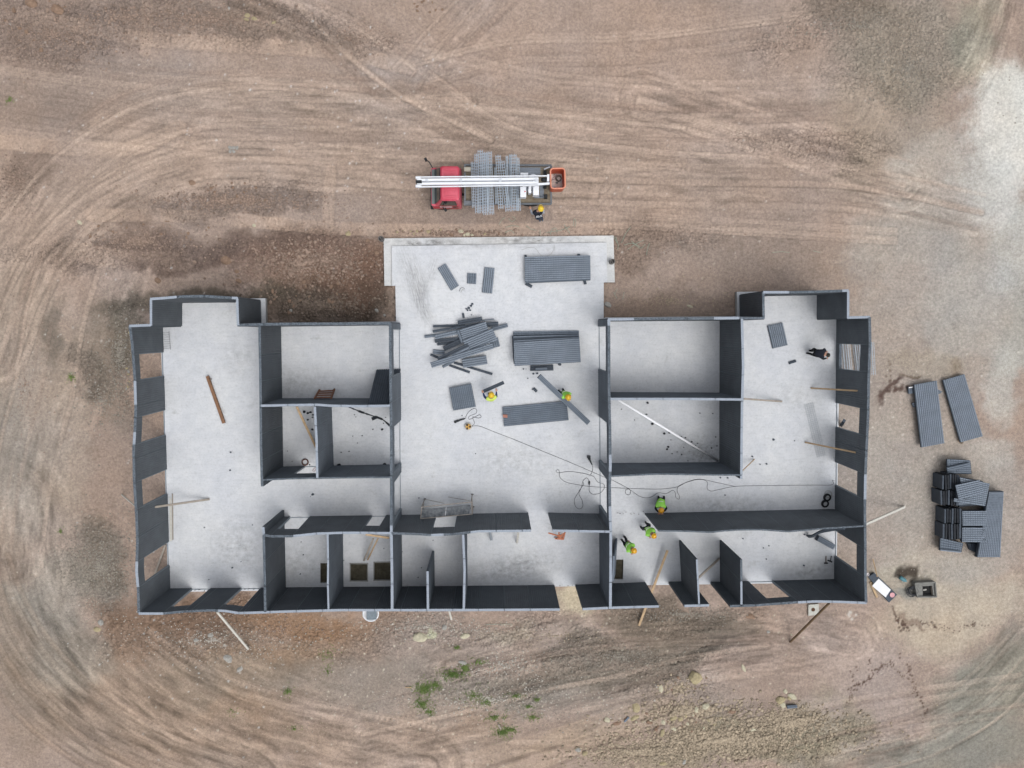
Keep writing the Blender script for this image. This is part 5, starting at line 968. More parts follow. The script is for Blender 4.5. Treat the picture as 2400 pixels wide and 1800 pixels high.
mb = MB(); mb.tube(rect_loop(ct, .99, zt_ + .02, .12), .035, 8, closed=True); mb.obj('rim_rail', mat('rim_salmon', A(226, 150, 124), .5), bk)
g = random.Random(8); mb = MB(); cb3 = Vector((cc.x, cc.y, z0_ + .1))
mb.ring(cb3 + Vector((.1, .18, .06)), .13, .025, 18, 6); mb.ring(cb3 + Vector((.12, .15, .09)), .11, .02, 18, 6); mb.obj('rope_coil', mat('rope_grey', A(110, 108, 104)), bk)
for k in range(16):
    p = cb3 + Vector((g.uniform(-.24, .24), g.uniform(-.4, .35), 0)); a = g.uniform(0, 6); l_ = g.uniform(.05, .18); mb = MB(); mb.beam(p, p + Vector((l_ * math.cos(a), l_ * math.sin(a), .02)), .04, .04); mb.obj('offcut', [WOODG, WHD, GRY, mat('mauve_cloth', A(170, 150, 156))][k % 4], bk)
# plastic strapping and cable litter on the soil near the porch
ST1 = mat('pale_green_strap', A(160, 172, 156), .6)
def gs(pts, label, r=.012, m=None, name='strap', cat='strap', group='pale straps littering the soil by the porch'):
    q = spline(pts, 4); mb = MB(); pp = []
    for x, y in q: p = W(x, y, GZ); pp.append((p.x, p.y, max(ground_z(p.x, p.y), GZ - .02) + .03))
    mb.tube(pp, r, 5); return thing1(name, mb, m or ST1, label, cat, group)
for k, pts in enumerate([[(1170, 527), (1176, 515), (1184, 510)], [(1192, 512), (1200, 520), (1208, 512), (1200, 508)], [(1186, 533), (1200, 529), (1216, 531)], [(1233, 529), (1245, 537), (1258, 540)], [(1266, 550), (1266, 538)], [(1280, 545), (1300, 542), (1320, 538), (1335, 531)], [(1322, 526), (1331, 540), (1336, 546)], [(1343, 530), (1346, 512), (1350, 520), (1347, 532)], [(1184, 545), (1198, 540), (1205, 548)], [(1290, 550), (1292, 540), (1302, 534), (1306, 545)],
                         [(1443, 555), (1449, 575), (1447, 585)], [(1438, 553), (1446, 570)], [(1456, 570), (1466, 548), (1478, 532)], [(1462, 575), (1480, 570), (1500, 578)], [(1470, 585), (1490, 572), (1510, 562)], [(1480, 565), (1500, 582), (1512, 572)], [(1515, 598), (1518, 580), (1522, 570)], [(1440, 690), (1447, 676)], [(1459, 702), (1463, 685)], [(1446, 700), (1438, 685)], [(1810, 592), (1830, 590), (1850, 592)], [(1905, 588), (1922, 592)], [(1140, 1463), (1170, 1462), (1200, 1462)], [(1076, 400), (1080, 372), (1090, 382)]]):
    if k == 23: pts = [(1080, 372), (1087, 380)]
    gs(pts, ('pale green strap between truck and porch' if k < 10 or k == 23 else 'pale green strap right of the porch' if k < 20 else 'lone thin pale strap on the bare soil'), group='straps %s' % ('by the truck' if k < 10 or k == 23 else 'right of the porch' if k < 20 else 'elsewhere'))
# ------------------------------------------------------------------ rocks
ROCK = [mat('rock_tan', A(172, 160, 128), .9, .22, 3, .02, 9), mat('rock_grey', A(168, 166, 160), .9, .2, 3, .02, 9), mat('rock_brown', A(146, 122, 104), .9, .2, 3, .02, 9), mat('rock_pale', A(198, 192, 168), .9, .15, 3, .02, 9)]
def rock_mesh(seed, sub=2):
    bmm = bmesh.new(); bmesh.ops.create_icosphere(bmm, subdivisions=sub, radius=1); g = random.Random(seed)
    pl = [(Vector((g.uniform(-1, 1), g.uniform(-1, 1), g.uniform(-.2, 1))).normalized(), g.uniform(.55, .85)) for _ in range(9)]
    for v in bmm.verts:
        for n_, d_ in pl:
            e = v.co.dot(n_) - d_
            if e > 0: v.co -= n_ * e * .9
        v.co *= 1 + g.uniform(-.04, .04)
    me_ = bpy.data.meshes.new('rock'); bmm.to_mesh(me_); bmm.free(); return me_
RM_ = [rock_mesh(s) for s in range(8)]
def rock(x, y, sx, sy, rot, k, label, group=None, hz=.45):
    p = W(x, y, GZ); o = bpy.data.objects.new('rock', RM_[(int(x) + k) % 8].copy()); C.objects.link(o); s = 1 / 47 / 2 * 1.15
    o.data.materials.append(ROCK[k]); h = min(sx, sy) * s * hz * 1.3
    o.scale = (sx * s, sy * s, h); o.rotation_euler = (0, 0, R(rot)); o.location = (p.x, p.y, ground_z(p.x, p.y) + h * .25); return tag(o, label, 'rock', group)
for r_ in [(1629, 1586, 30, 33, 10, 0, 'largest tan boulder below the lower right of the building'), (1548, 1615, 12, 25, 5, 3, 'tall pale stone left of the largest tan boulder'), (1491, 1659, 18, 25, 20, 0, 'flat brown tan stone at the left end of the stone line'), (1422, 1687, 16, 12, -35, 3, 'pale stone at the far left of the stone line'), (1445, 1696, 22, 13, 10, 2, 'low brownish stone beside the far left pale one'),
           (1652, 1655, 20, 20, 0, 3, 'pale pointed stone above the gravel patch'), (1632, 1664, 12, 15, 0, 3, 'round pale stone beside the pointed one'), (1579, 1682, 20, 12, 25, 0, 'long tan stone in the middle of the stone line'), (1595, 1684, 15, 12, 40, 0, 'tan stone right of the long one in the line'), (1555, 1693, 12, 12, 0, 3, 'small round stone above the tall lower stone'),
           (1551, 1717, 11, 24, -8, 0, 'tall tan stone at the lower end of the stone line'), (1522, 1693, 16, 11, 0, 2, 'rounded brown stone in the stone line'), (1488, 1683, 22, 12, 30, 0, 'slab like stone below the flat brown tan one'), (1579, 1708, 16, 9, -15, 3, 'flat pale stone right of the tall lower stone'), (1607, 1678, 8, 14, 0, 0, 'narrow stone between the line and the pale pointed stone'),
           (1841, 1621, 10, 13, 10, 3, 'upright pale stone on top of the right cluster'), (1829, 1640, 22, 20, 20, 0, 'biggest stone of the right cluster'), (1835, 1652, 17, 14, -20, 3, 'lower pale stone of the right cluster'), (1857, 1633, 24, 14, -25, 3, 'long pale stone at the right of the right cluster'), (1850, 1637, 10, 12, 0, 0, 'small stone between the others of the right cluster'),
           (1743, 1566, 9, 22, 15, 3, 'lone narrow pale stone above the gravel patch'), (1716, 1668, 20, 10, 10, 2, 'reddish brown stone at the upper edge of the gravel patch'), (1355, 1759, 14, 12, 0, 1, 'grey round stone at the lower left of the gravel patch'), (1371, 1766, 14, 10, 20, 0, 'tan stone beside the grey round one'), (1555, 1790, 20, 9, 5, 0, 'flat tan stone at the bottom edge of the picture'), (1604, 1786, 8, 14, -30, 1, 'grey shard at the bottom edge of the picture'), (1765, 1710, 14, 10, 20, 3, 'pale stone inside the gravel patch'), (1855, 1488, 5, 5, 0, 3, 'tiny yellowish stone near the foot of the muddy brace'),
           (985, 1495, 34, 26, 10, 3, 'broad flat cream coloured stone below the bottom wall'), (1090, 1490, 22, 14, 15, 3, 'flat cream stone right of the broad one'), (1042, 1470, 12, 12, 0, 1, 'small whitish stone below the middle of the bottom wall'), (1085, 1553, 22, 10, -10, 1, 'flat whitish stone above the grass'), (237, 1458, 14, 14, 0, 1, 'white grey stone at the lower left of the building'), (229, 1474, 16, 13, 0, 0, 'tan stone just below the white grey one'), (460, 1500, 12, 9, 0, 1, 'grey stone left of the leaning brace foot'), (493, 1489, 14, 11, 30, 1, 'light grey stone near the brace foot'), (535, 1543, 22, 18, -40, 1, 'larger light grey stone below the brace foot'), (562, 1569, 16, 10, 30, 1, 'grey stone at the lower end of the brace stones'),
           (187, 521, 14, 8, -30, 3, 'pale wedge stone by the treaded track at the left'), (451, 428, 15, 12, 0, 2, 'lone brown boulder above the treaded track'), (133, 22, 30, 24, -30, 2, 'large half buried brown boulder at the top left'), (74, 8, 26, 22, 0, 2, 'large brown boulder cut by the top edge'), (579, 36, 12, 10, 0, 0, 'tan stone in the group at the top'), (578, 46, 12, 7, 0, 0, 'flat tan stone below the one in the top group'), (596, 44, 13, 10, 0, 0, 'rounded tan stone right in the top group'), (643, 53, 12, 6, 20, 0, 'flat stone right of the top group'), (536, 20, 6, 8, 0, 1, 'pale stone above the top group'),
           (530, 611, 24, 20, 0, 2, 'big brown clod left of the porch'), (555, 636, 10, 10, 0, 2, 'brown clod just below the big one'), (560, 658, 14, 12, 0, 2, 'tan brown clod above the top left wing'), (370, 658, 14, 14, 0, 2, 'brown lump near the top left wing'), (595, 528, 9, 8, 0, 3, 'pale stone on the soil left of the truck tracks'), (1004, 542, 12, 6, 5, 0, 'flat pale stone left above the porch step'), (1081, 543, 15, 11, 0, 3, 'largest pale stone in the row above the porch step'), (1096, 549, 12, 9, 0, 3, 'rounded pale stone right in the row above the porch step'), (1106, 551, 8, 7, 0, 3, 'smaller pale stone at the end of the row'), (1058, 550, 11, 8, 0, 2, 'brown stone in the row above the porch step'), (1088, 550, 5, 10, 0, 3, 'narrow pale stone in the row above the porch step'),
           (816, 547, 12, 13, 0, 0, 'tan stone left of the porch corner'), (862, 563, 9, 9, 0, 2, 'brown stone left of the porch corner'), (883, 592, 10, 10, 0, 2, 'brown stone at the left side of the porch'), (1425, 714, 18, 15, 0, 1, 'round grey stone by the right foot of the porch'), (1617, 718, 14, 6, -15, 3, 'pale flat stone above the upper right wall'), (1758, 1444, 24, 14, -10, 2, 'broad pinkish stone below the lower right corner'), (682, 728, 7, 7, 0, 1, 'whitish stone in the dark soil left'), (883, 728, 10, 8, -30, 1, 'white broken tile in the dark soil left of the porch'), (901, 739, 7, 7, 0, 1, 'small white stone beside the broken tile'), (1800, 1481, 9, 7, 0, 1, 'small white stone below the lower right rooms')]:
    rock(*r_)
for k in range(5):
    rock(535 + (k % 3) * 8 + 4, 346 + (k // 3) * 8, 9, 8, k * 40, 1, 'grey stone in the small heap left of the truck', 'grey stones in the small heap')
def rocks_many(poly_c, n, sp, s0, s1, ks, label, group, seed):
    g = random.Random(seed)
    for i in range(n):
        a = g.random() * 6.283; rr = math.sqrt(g.random()); x = poly_c[0] + poly_c[2] * rr * math.cos(a); y = poly_c[1] + poly_c[3] * rr * math.sin(a); s = g.uniform(s0, s1)
        rock(x, y, s, s * g.uniform(.6, 1), g.uniform(0, 180), g.choice(ks), label, group)
rocks_many((1570, 1690, 130, 26), 26, 0, 5, 10, (0, 3, 2), 'small tan stone along the stone line', 'small stones of the stone line', 1)
rocks_many((1610, 1600, 60, 22), 16, 0, 4, 9, (0, 2), 'small brown stone beside the largest tan boulder', 'small stones by the largest boulder', 2)
rocks_many((560, 455, 80, 28), 14, 0, 4, 9, (2,), 'brown clod on the soil above the treaded track', 'clods above the treaded track', 3)
rocks_many((700, 690, 120, 45), 22, 0, 4, 11, (2,), 'brown clod above the upper left wall', 'clods above the upper left wall', 4)
rocks_many((100, 60, 110, 60), 12, 0, 5, 12, (2,), 'brown clod in the rough soil at the top left', 'clods at the top left', 5)
rocks_many((350, 545, 160, 30), 14, 0, 4, 8, (2,), 'brown clod below the treaded track at the left', 'clods below the treaded track', 6)
rocks_many((1060, 545, 140, 8), 14, 0, 4, 8, (0, 2), 'small stone along the porch step', 'small stones by the porch step', 7)
rocks_many((1000, 15, 50, 14), 9, 0, 5, 9, (2,), 'brown clod at the top edge near the middle', 'clods at the top edge', 8)
rocks_many((290, 830, 20, 90), 10, 0, 3, 7, (0, 1), 'small pale stone in the dark gravel by the left wall', 'small stones by the left wall', 9)
# ------------------------------------------------------------------ gravel
def gravel(name, zones, label, seed, colset, flat=.55):
    g = np.random.RandomState(seed); ico_v = []; t = (1 + 5 ** .5) / 2
    V = np.array([(-1, t, 0), (1, t, 0), (-1, -t, 0), (1, -t, 0), (0, -1, t), (0, 1, t), (0, -1, -t), (0, 1, -t), (t, 0, -1), (t, 0, 1), (-t, 0, -1), (-t, 0, 1)], float); V /= np.linalg.norm(V[0])
    Fc = np.array([(0, 11, 5), (0, 5, 1), (0, 1, 7), (0, 7, 10), (0, 10, 11), (1, 5, 9), (5, 11, 4), (11, 10, 2), (10, 7, 6), (7, 1, 8), (3, 9, 4), (3, 4, 2), (3, 2, 6), (3, 6, 8), (3, 8, 9), (4, 9, 5), (2, 4, 11), (6, 2, 10), (8, 6, 7), (9, 8, 1)])
    P = []; S = []; K = []
    for (cx, cy, rx, ry, n, s0, s1, ci) in zones:
        a = g.rand(n) * 6.283; r = np.abs(g.randn(n)) * .62; c = W(cx, cy, GZ)
        P.append(np.stack([c.x + rx / 47 * r * np.cos(a), c.y + ry / 47 * r * np.sin(a)], -1)); S.append(s0 + (s1 - s0) * g.rand(n) ** 2.5); K.append(np.full(n, ci))
    P = np.concatenate(P); S = np.concatenate(S); K = np.concatenate(K)
    ok = ~inpoly(P[:, 0], P[:, 1], slab_w) & ~inpoly(P[:, 0], P[:, 1], [W(x, y, 0) for x, y in RIM]) & (P[:, 0] > fx0) & (P[:, 0] < fx1) & (P[:, 1] > fy0) & (P[:, 1] < fy1); P = P[ok]; S = S[ok]; K = K[ok]; n = len(P)
    i = np.clip(np.searchsorted(XA, P[:, 0]), 1, len(XA) - 1); j = np.clip(np.searchsorted(YA, P[:, 1]), 1, len(YA) - 1); zz = Z[j, i]
    sc = S[:, None, None] * (.7 + .6 * g.rand(n, 1, 3)); sc[..., 2] *= flat; v = V[None] * sc * (.8 + .4 * g.rand(n, 12, 1)); an = g.rand(n) * 6.283; ca, sa = np.cos(an)[:, None], np.sin(an)[:, None]
    x = v[..., 0] * ca - v[..., 1] * sa + P[:, :1]; y = v[..., 0] * sa + v[..., 1] * ca + P[:, 1:]; z = v[..., 2] + (zz + S * .12)[:, None]
    me_ = bpy.data.meshes.new(name); me_.vertices.add(n * 12); me_.vertices.foreach_set('co', np.stack([x, y, z], -1).astype(np.float32).ravel()); f = (Fc[None] + 12 * np.arange(n)[:, None, None]).reshape(-1, 3)
    me_.loops.add(f.size); me_.loops.foreach_set('vertex_index', f.ravel().astype(np.int32)); me_.polygons.add(len(f)); me_.polygons.foreach_set('loop_start', np.arange(0, f.size, 3, dtype=np.int32)); me_.polygons.foreach_set('loop_total', np.full(len(f), 3, np.int32))
    cs = np.array([[lin(q) / EXPO for q in c] for c in colset])[K] * (.7 + .55 * g.rand(n, 1)); cs = np.concatenate([cs, np.ones((n, 1))], 1)
    at_ = me_.color_attributes.new('tone', 'FLOAT_COLOR', 'POINT'); at_.data.foreach_set('color', np.repeat(cs, 12, 0).astype(np.float32).ravel()); me_.update(); me_.materials.append(mat('gravel', (.3, .3, .3, 1), .9, attr='tone'))
    o = bpy.data.objects.new(name, me_); C.objects.link(o); return tag(o, label, 'gravel', kind='stuff')
CS = [(152, 132, 118), (166, 152, 132), (150, 143, 132), (182, 176, 166), (128, 114, 102)]
gravel('gravel', [(1700, 1735, 290, 60, 6000, .02, .10, 1), (1850, 1690, 110, 40, 2600, .02, .09, 1), (1500, 1765, 190, 34, 2200, .02, .08, 1), (1620, 1665, 130, 26, 1200, .025, .11, 1), (1590, 1610, 60, 22, 300, .02, .09, 1)], 'patch of yellowish broken gravel at the lower right', 1, CS)
gravel('gravel', [(235, 1330, 95, 110, 3000, .015, .05, 2), (280, 830, 45, 120, 1400, .015, .05, 2), (240, 940, 80, 90, 600, .015, .05, 2), (60, 900, 90, 300, 500, .012, .04, 0)], 'dark loose gravel along the left side of the building', 2, CS)
gravel('gravel', [(750, 715, 190, 40, 1900, .015, .07, 4), (700, 620, 170, 60, 900, .03, .10, 0), (300, 40, 220, 40, 260, .03, .09, 0), (520, 470, 150, 25, 300, .03, .08, 0), (1080, 546, 150, 7, 160, .03, .09, 0), (640, 1480, 260, 60, 300, .02, .06, 0), (560, 470, 230, 30, 1300, .015, .06, 0), (330, 565, 160, 40, 1400, .015, .06, 0), (760, 610, 190, 70, 1500, .015, .06, 0), (1060, 545, 170, 10, 500, .015, .06, 0), (1480, 575, 200, 40, 500, .012, .05, 0), (120, 80, 220, 80, 1500, .015, .06, 0), (480, 45, 200, 40, 1600, .015, .06, 0), (820, 90, 120, 50, 500, .015, .05, 0), (1570, 705, 190, 40, 500, .012, .045, 1), (30, 430, 40, 60, 300, .02, .06, 0), (2010, 60, 200, 50, 1000, .012, .045, 2), (2130, 160, 150, 130, 2600, .012, .045, 2), (1900, 350, 90, 30, 300, .012, .04, 0)], 'crumbled clods and grit in the rough brown soil', 3, CS)
gravel('gravel', [(1180, 1560, 120, 40, 700, .012, .05, 3), (1450, 1540, 250, 60, 1500, .012, .045, 2), (1000, 1470, 300, 40, 900, .012, .05, 3), (1300, 1490, 500, 60, 900, .012, .04, 1), (500, 1500, 330, 90, 1500, .012, .045, 3), (1200, 1650, 400, 90, 1300, .012, .04, 2), (1150, 1640, 330, 60, 900, .02, .055, 3), (1200, 900, 1300, 900, 2600, .01, .032, 1), (2200, 1200, 200, 500, 1200, .01, .03, 3), (1600, 1440, 200, 30, 900, .012, .05, 2), (700, 1700, 600, 80, 900, .01, .035, 1)], 'small pale grit scattered over the whole site', 4, CS)
# ------------------------------------------------------------------ grass
gr = MB(); g = random.Random(12)
for (cx, cy, rx, ry, n) in [(995, 1613, 20, 14, 420), (1020, 1605, 12, 8, 120), (1060, 1580, 28, 12, 330), (1090, 1565, 10, 10, 160), (990, 1650, 20, 14, 200), (1008, 1668, 10, 5, 70), (1125, 1552, 22, 7, 80), (1072, 1517, 5, 3, 40), (1140, 1645, 15, 8, 80), (1160, 1680, 30, 12, 120), (1180, 1715, 22, 14, 260), (1200, 1710, 12, 6, 90), (1258, 1639, 6, 4, 50), (1210, 1630, 20, 8, 60), (1250, 1680, 18, 10, 80), (1240, 1655, 10, 6, 50), (770, 1530, 22, 22, 60), (768, 1572, 10, 8, 24), (548, 1668, 18, 8, 20), (690, 1708, 14, 6, 24), (165, 885, 8, 10, 50), (142, 1245, 5, 6, 20), (22, 235, 10, 10, 30), (675, 1620, 16, 14, 60), (1110, 1630, 40, 25, 130)]:
    for i in range(n):
        a = g.random() * 6.283; r_ = abs(g.gauss(0, .75)); p = W(cx + rx * r_ * math.cos(a), cy + ry * r_ * math.sin(a), GZ); z = ground_z(p.x, p.y)
        for b_ in range(2):
            t = g.random() * 6.283; l_ = g.uniform(.04, .12); h = g.uniform(.02, .08); d = Vector((math.cos(t), math.sin(t), 0)); s = Vector((-d.y, d.x, 0)) * g.uniform(.006, .013); q = Vector((p.x + g.uniform(-.03, .03), p.y + g.uniform(-.03, .03), z))
            gr.add([q - s, q + s, q + d * l_ * .5 + s * .8 + Vector((0, 0, h)), q + d * l_ + Vector((0, 0, h * .6)), q + d * l_ * .5 - s * .8 + Vector((0, 0, h))], [(0, 1, 2, 4), (4, 2, 3)])
gr.obj('grass', mat('grass_blade', A(92, 118, 58), .8, .3, 1.5, col2=A(128, 146, 84)), label='sparse green grass tufts in the soil below the building', cat='grass', kind='stuff')
# ------------------------------------------------------------------ people
def person(J, cols, label, vest=None, helmet=None, hair=None, stripes=None, shoe=(40, 42, 46), width=1.0):
    P = {k: W(*v) for k, v in J.items()}; face = (P['head'] - P['neck']); fwd = Vector(J.get('fwd_', (0, 0, 0))) if False else None
    spine = (P['neck'] - P['pelvis']).normalized(); aim = (P['haL'] + P['haR']) / 2 - P['neck']; side = spine.cross(aim)
    if side.length < .05: side = Vector((1, 0, 0))
    side.normalize(); front = side.cross(spine).normalized()
    if front.dot(aim) < 0: front = -front
    if ((P['haL'] - P['haR']).dot(side)) > 0: side = -side            # side points to the right hand
    base = (P['ftL'] + P['ftR']) / 2; base.z = 0 if J['ftL'][2] > -.1 else GZ
    nodes = []; edges = []
    def nd(p, r, par, cls):
        nodes.append((p, r, cls)); i = len(nodes) - 1
        if par is not None: edges.append((par, i))
        return i
    pel = nd(P['pelvis'], .125, None, 'legs'); wst = nd(P['pelvis'].lerp(P['neck'], .35), .145 * width, pel, 'torso'); chs = nd(P['pelvis'].lerp(P['neck'], .72), .165 * width, wst, 'torso'); nk = nd(P['neck'], .07, chs, 'torso'); hd_ = nd(P['neck'].lerp(P['head'], .6), .08, nk, 'skin'); nd(P['head'] + (P['head'] - P['neck']).normalized() * .05, .09, hd_, 'skin')
    for s, k in ((-1, 'L'), (1, 'R')):
        sh = nd(P['pelvis'].lerp(P['neck'], .84) + side * s * .20, .09, chs, 'torso'); el = nd(P['el' + k], .06, sh, 'arms'); wr = P['el' + k].lerp(P['ha' + k], .8); fa = nd(P['el' + k].lerp(wr, .5), .05, el, 'arms'); nd(wr, .03, fa, 'arms')
        hp_ = nd(P['pelvis'] + side * s * .10 - spine * .05, .105, pel, 'legs'); kn = nd(P['kn' + k], .075, hp_, 'legs'); an_ = Vector(P['ft' + k]) + Vector((0, 0, .09)); nd(an_, .045, kn, 'legs')
    me_ = bpy.data.meshes.new('body'); me_.from_pydata([n_[0] - base for n_ in nodes], edges, []); ob = bpy.data.objects.new('body', me_); C.objects.link(ob)
    sm_ = ob.modifiers.new('s', 'SKIN'); sm_.use_smooth_shade = True
    for i, n_ in enumerate(nodes): me_.skin_vertices[0].data[i].radius = (n_[1], n_[1])
    me_.skin_vertices[0].data[0].use_root = True
    ob.modifiers.new('d', 'SUBSURF').levels = 1
    dg = bpy.context.evaluated_depsgraph_get(); ev = ob.evaluated_get(dg); m2 = bpy.data.meshes.new_from_object(ev); bpy.data.objects.remove(ob)
    V = [v.co.copy() for v in m2.vertices]; F = [tuple(p.vertices) for p in m2.polygons]
    segs = [(nodes[a][0] - base, nodes[b][0] - base, nodes[b][2]) for a, b in edges]
    def cls(c):
        best = None
        for a, b, k in segs:
            t = max(0, min(1, (c - a).dot(b - a) / max(1e-6, (b - a).length_squared))); d = (c - a.lerp(b, t)).length
            if best is None or d < best[0]: best = (d, k)
        return best[1]
    mats_ = {'torso': mat('cloth_%d_%d_%d' % cols['torso'], A(*cols['torso']), .9), 'arms': mat('cloth_%d_%d_%d' % cols['arms'], A(*cols['arms']), .9), 'legs': mat('cloth_%d_%d_%d' % cols['legs'], A(*cols['legs']), .9), 'skin': mat('skin', A(196, 150, 128), .6)}
    mb = MB(); C_ = [cls(sum((V[i] for i in f), Vector()) / len(f)) for f in F]
    for k in mats_:
        mb.add(V, [f for f, c in zip(F, C_) if c == k], mats_[k])
    hm = mats_['skin']
    for k in 'LR':                                         # palms, fingers, thumb
        el, ha = P['el' + k] - base, P['ha' + k] - base; d = (ha - el).normalized(); wr = el.lerp(ha, .78); lat = d.cross(Vector((0, 0, 1)))
        lat = (lat if lat.length > .1 else Vector((1, 0, 0))).normalized(); up_ = lat.cross(d)
        mb.tube([wr, wr + d * .04, wr + d * .09], [.026, .042, .04], 8, hm)
        for i, (o_, L_) in enumerate(((-.03, .065), (-.01, .08), (.01, .075), (.03, .058))):
            p0 = wr + d * .085 + lat * o_; mb.tube([p0, p0 + d * L_ * .55 - up_ * .008, p0 + d * L_ * .85 - up_ * .035], [.010, .0095, .008], 5, hm)
        sg = -1 if k == 'L' else 1; p0 = wr + d * .03 + lat * sg * .035; mb.tube([p0, p0 + lat * sg * .03 + d * .03, p0 + lat * sg * .035 + d * .06], [.012, .011, .009], 5, hm)
    hc = P['head'] - base; hdir = (P['head'] - P['neck']).normalized(); mb.lathe(hc + front * .095 - hdir * .01, [(.004, -.02), (.014, 0), (.004, .03)], 6, hm)     # nose
    for s in (-1, 1): mb.lathe(hc + side * s * .088 - hdir * .01, [(.006, -.03), (.02, 0), (.006, .03)], 6, hm)
    for s in (-1, 1): mb.lathe(hc + side * s * .032 + front * .088 + hdir * .015, [(.004, -.01), (.010, 0), (.004, .01)], 6, mat('eye_dark', (.02, .02, .02, 1)))
    sm2 = mat('shoe_%d' % shoe[0], A(*shoe), .8)
    rt = empty('person', base, label=label, cat='person'); bo_ = mb.obj('body', None, rt, smooth=True)
    for k in 'LR':
        f0 = P['ft' + k] - base; fd = Vector((front.x, front.y, 0)); kd = Vector((P['kn' + k] - P['ft' + k])); fd = fd.normalized() if fd.length > .2 else Vector((kd.x, kd.y, 0)).normalized()
        sb = MB(); sb.tube([f0 - fd * .09 + Vector((0, 0, .05)), f0 - fd * .03 + Vector((0, 0, .06)), f0 + fd * .08 + Vector((0, 0, .045)), f0 + fd * .18 + Vector((0, 0, .035))], [.035, .05, .045, .03], 10); sb.obj('shoe', sm2, rt, smooth=True)
    if vest:
        m2.calc_loop_triangles(); vb = MB(); nrm = [v.normal.copy() for v in m2.vertices]; vv = [V[i] + nrm[i] * .014 for i in range(len(V))]
        vf = [f for f, c in zip(F, C_) if c == 'torso']; used = sorted({i for f in vf for i in f}); mp = {i: j for j, i in enumerate(used)}
        vb.add([vv[i] for i in used], [tuple(mp[i] for i in f) for f in vf]); vo = vb.obj('vest', mat('vest_%d_%d_%d' % vest, A(*vest), .75), rt, smooth=True)
        if stripes:
            for fr in (.22, .5):
                c = (P['pelvis'].lerp(P['neck'], fr)) - base; sb = MB(); pts = [c + (side * math.cos(a) + front * math.sin(a)) * ((.15 if fr < .4 else .185)) for a in [i * math.pi / 10 for i in range(20)]]
                sb.tube(pts, .014, 5, closed=True); sb.obj('reflective_stripe', mat('stripe', A(*stripes), .5), vo)
        if 'text' in cols:
            bk_ = -front; c = P['pelvis'].lerp(P['neck'], .6) - base + bk_ * .165; cu = bpy.data.curves.new('lettering', 'FONT'); cu.body = cols['text']; cu.size = .13; cu.align_x = 'CENTER'; cu.align_y = 'CENTER'; cu.extrude = .004
            to_ = bpy.data.objects.new('lettering', cu); C.objects.link(to_); dg = bpy.context.evaluated_depsgraph_get(); mt = bpy.data.meshes.new_from_object(to_.evaluated_get(dg)); bpy.data.objects.remove(to_)
            Mx = Matrix((-side if False else bk_.cross(spine) * -1, spine, bk_)).transposed(); tb = MB(); tb.add([c + Mx @ v.co for v in mt.vertices], [tuple(p.vertices) for p in mt.polygons]); tb.obj('lettering', WHT, vo)
            sb = MB(); sb.beam(c - spine * .09 - Mx.col[0] * .15, c - spine * .09 + Mx.col[0] * .15, .012, .03); sb.obj('back_stripe', WHT, vo)
    up3 = (hdir + Vector((0, 0, .6))).normalized(); q = up3.to_track_quat('Z', 'Y').to_matrix()
    if helmet:
        hb = MB(); hb.lathe(hc + up3 * .045, [(.150, -.01), (.148, .0), (.128, .012), (.122, .05), (.098, .09), (.055, .115), (.012, .122)], 20, rot=q); ho = hb.obj('helmet', mat('helmet_%d_%d_%d' % helmet, A(*helmet), .35, spec=.5), rt, smooth=True)
        rb = MB(); f3 = (front - up3 * front.dot(up3)).normalized(); rb.tube([hc + up3 * .05 + f3 * .12 + side * .09, hc + up3 * .045 + f3 * .17 + side * .05, hc + up3 * .045 + f3 * .18, hc + up3 * .045 + f3 * .17 - side * .05, hc + up3 * .05 + f3 * .12 - side * .09], [.012, .014, .016, .014, .012], 6); rb.obj('peak', mat('helmet_%d_%d_%d' % helmet, A(*helmet)), ho)
        rd = MB(); rd.tube([hc + up3 * .165 - f3 * .05, hc + up3 * .172, hc + up3 * .15 + f3 * .07], [.006, .008, .006], 5); rd.obj('ridge', mat('helmet_%d_%d_%d' % helmet, A(*helmet)), ho)
    if hair:
        hb = MB(); hb.lathe(hc + up3 * .0, [(.092, -.03), (.103, .0), (.10, .045), (.08, .09), (.04, .115), (.01, .12)], 16, rot=q); hb.obj('hair', mat('hair_dark', A(*hair), .9), rt, smooth=True)
    return rt
YEL, GRN = (226, 176, 44), (150, 216, 92)
person(dict(pelvis=(1151, 934, .95), neck=(1151.5, 932, 1.42), head=(1151.5, 926.5, 1.58), elL=(1135.5, 930, 1.18), haL=(1131.5, 918, 1.2), elR=(1163.5, 929, 1.18), haR=(1163, 914, 1.2), knL=(1147, 931, .5), knR=(1156, 931, .5), ftL=(1147, 928, 0), ftR=(1156.5, 928, 0)),
       dict(torso=(70, 90, 120), arms=(44, 62, 100), legs=(60, 70, 90)), 'worker in pale lime vest and yellow helmet carrying a short dark channel in the hall', (206, 228, 110), (230, 190, 50), stripes=(220, 225, 210))
person(dict(pelvis=(1321, 922, .85), neck=(1329, 928, 1.25), head=(1331.5, 930.5, 1.38), elL=(1332, 936, .95), haL=(1331, 941, .8), elR=(1320, 930, .95), haR=(1323, 937, .8), knL=(1316, 921, .45), knR=(1322, 917, .5), ftL=(1310, 917, 0), ftR=(1320, 914, 0)),
       dict(torso=(50, 60, 50), arms=(50, 90, 60), legs=(30, 34, 40)), 'worker in a green vest and yellow helmet behind the slanting foam strip', GRN, (218, 176, 44), stripes=(200, 225, 200))
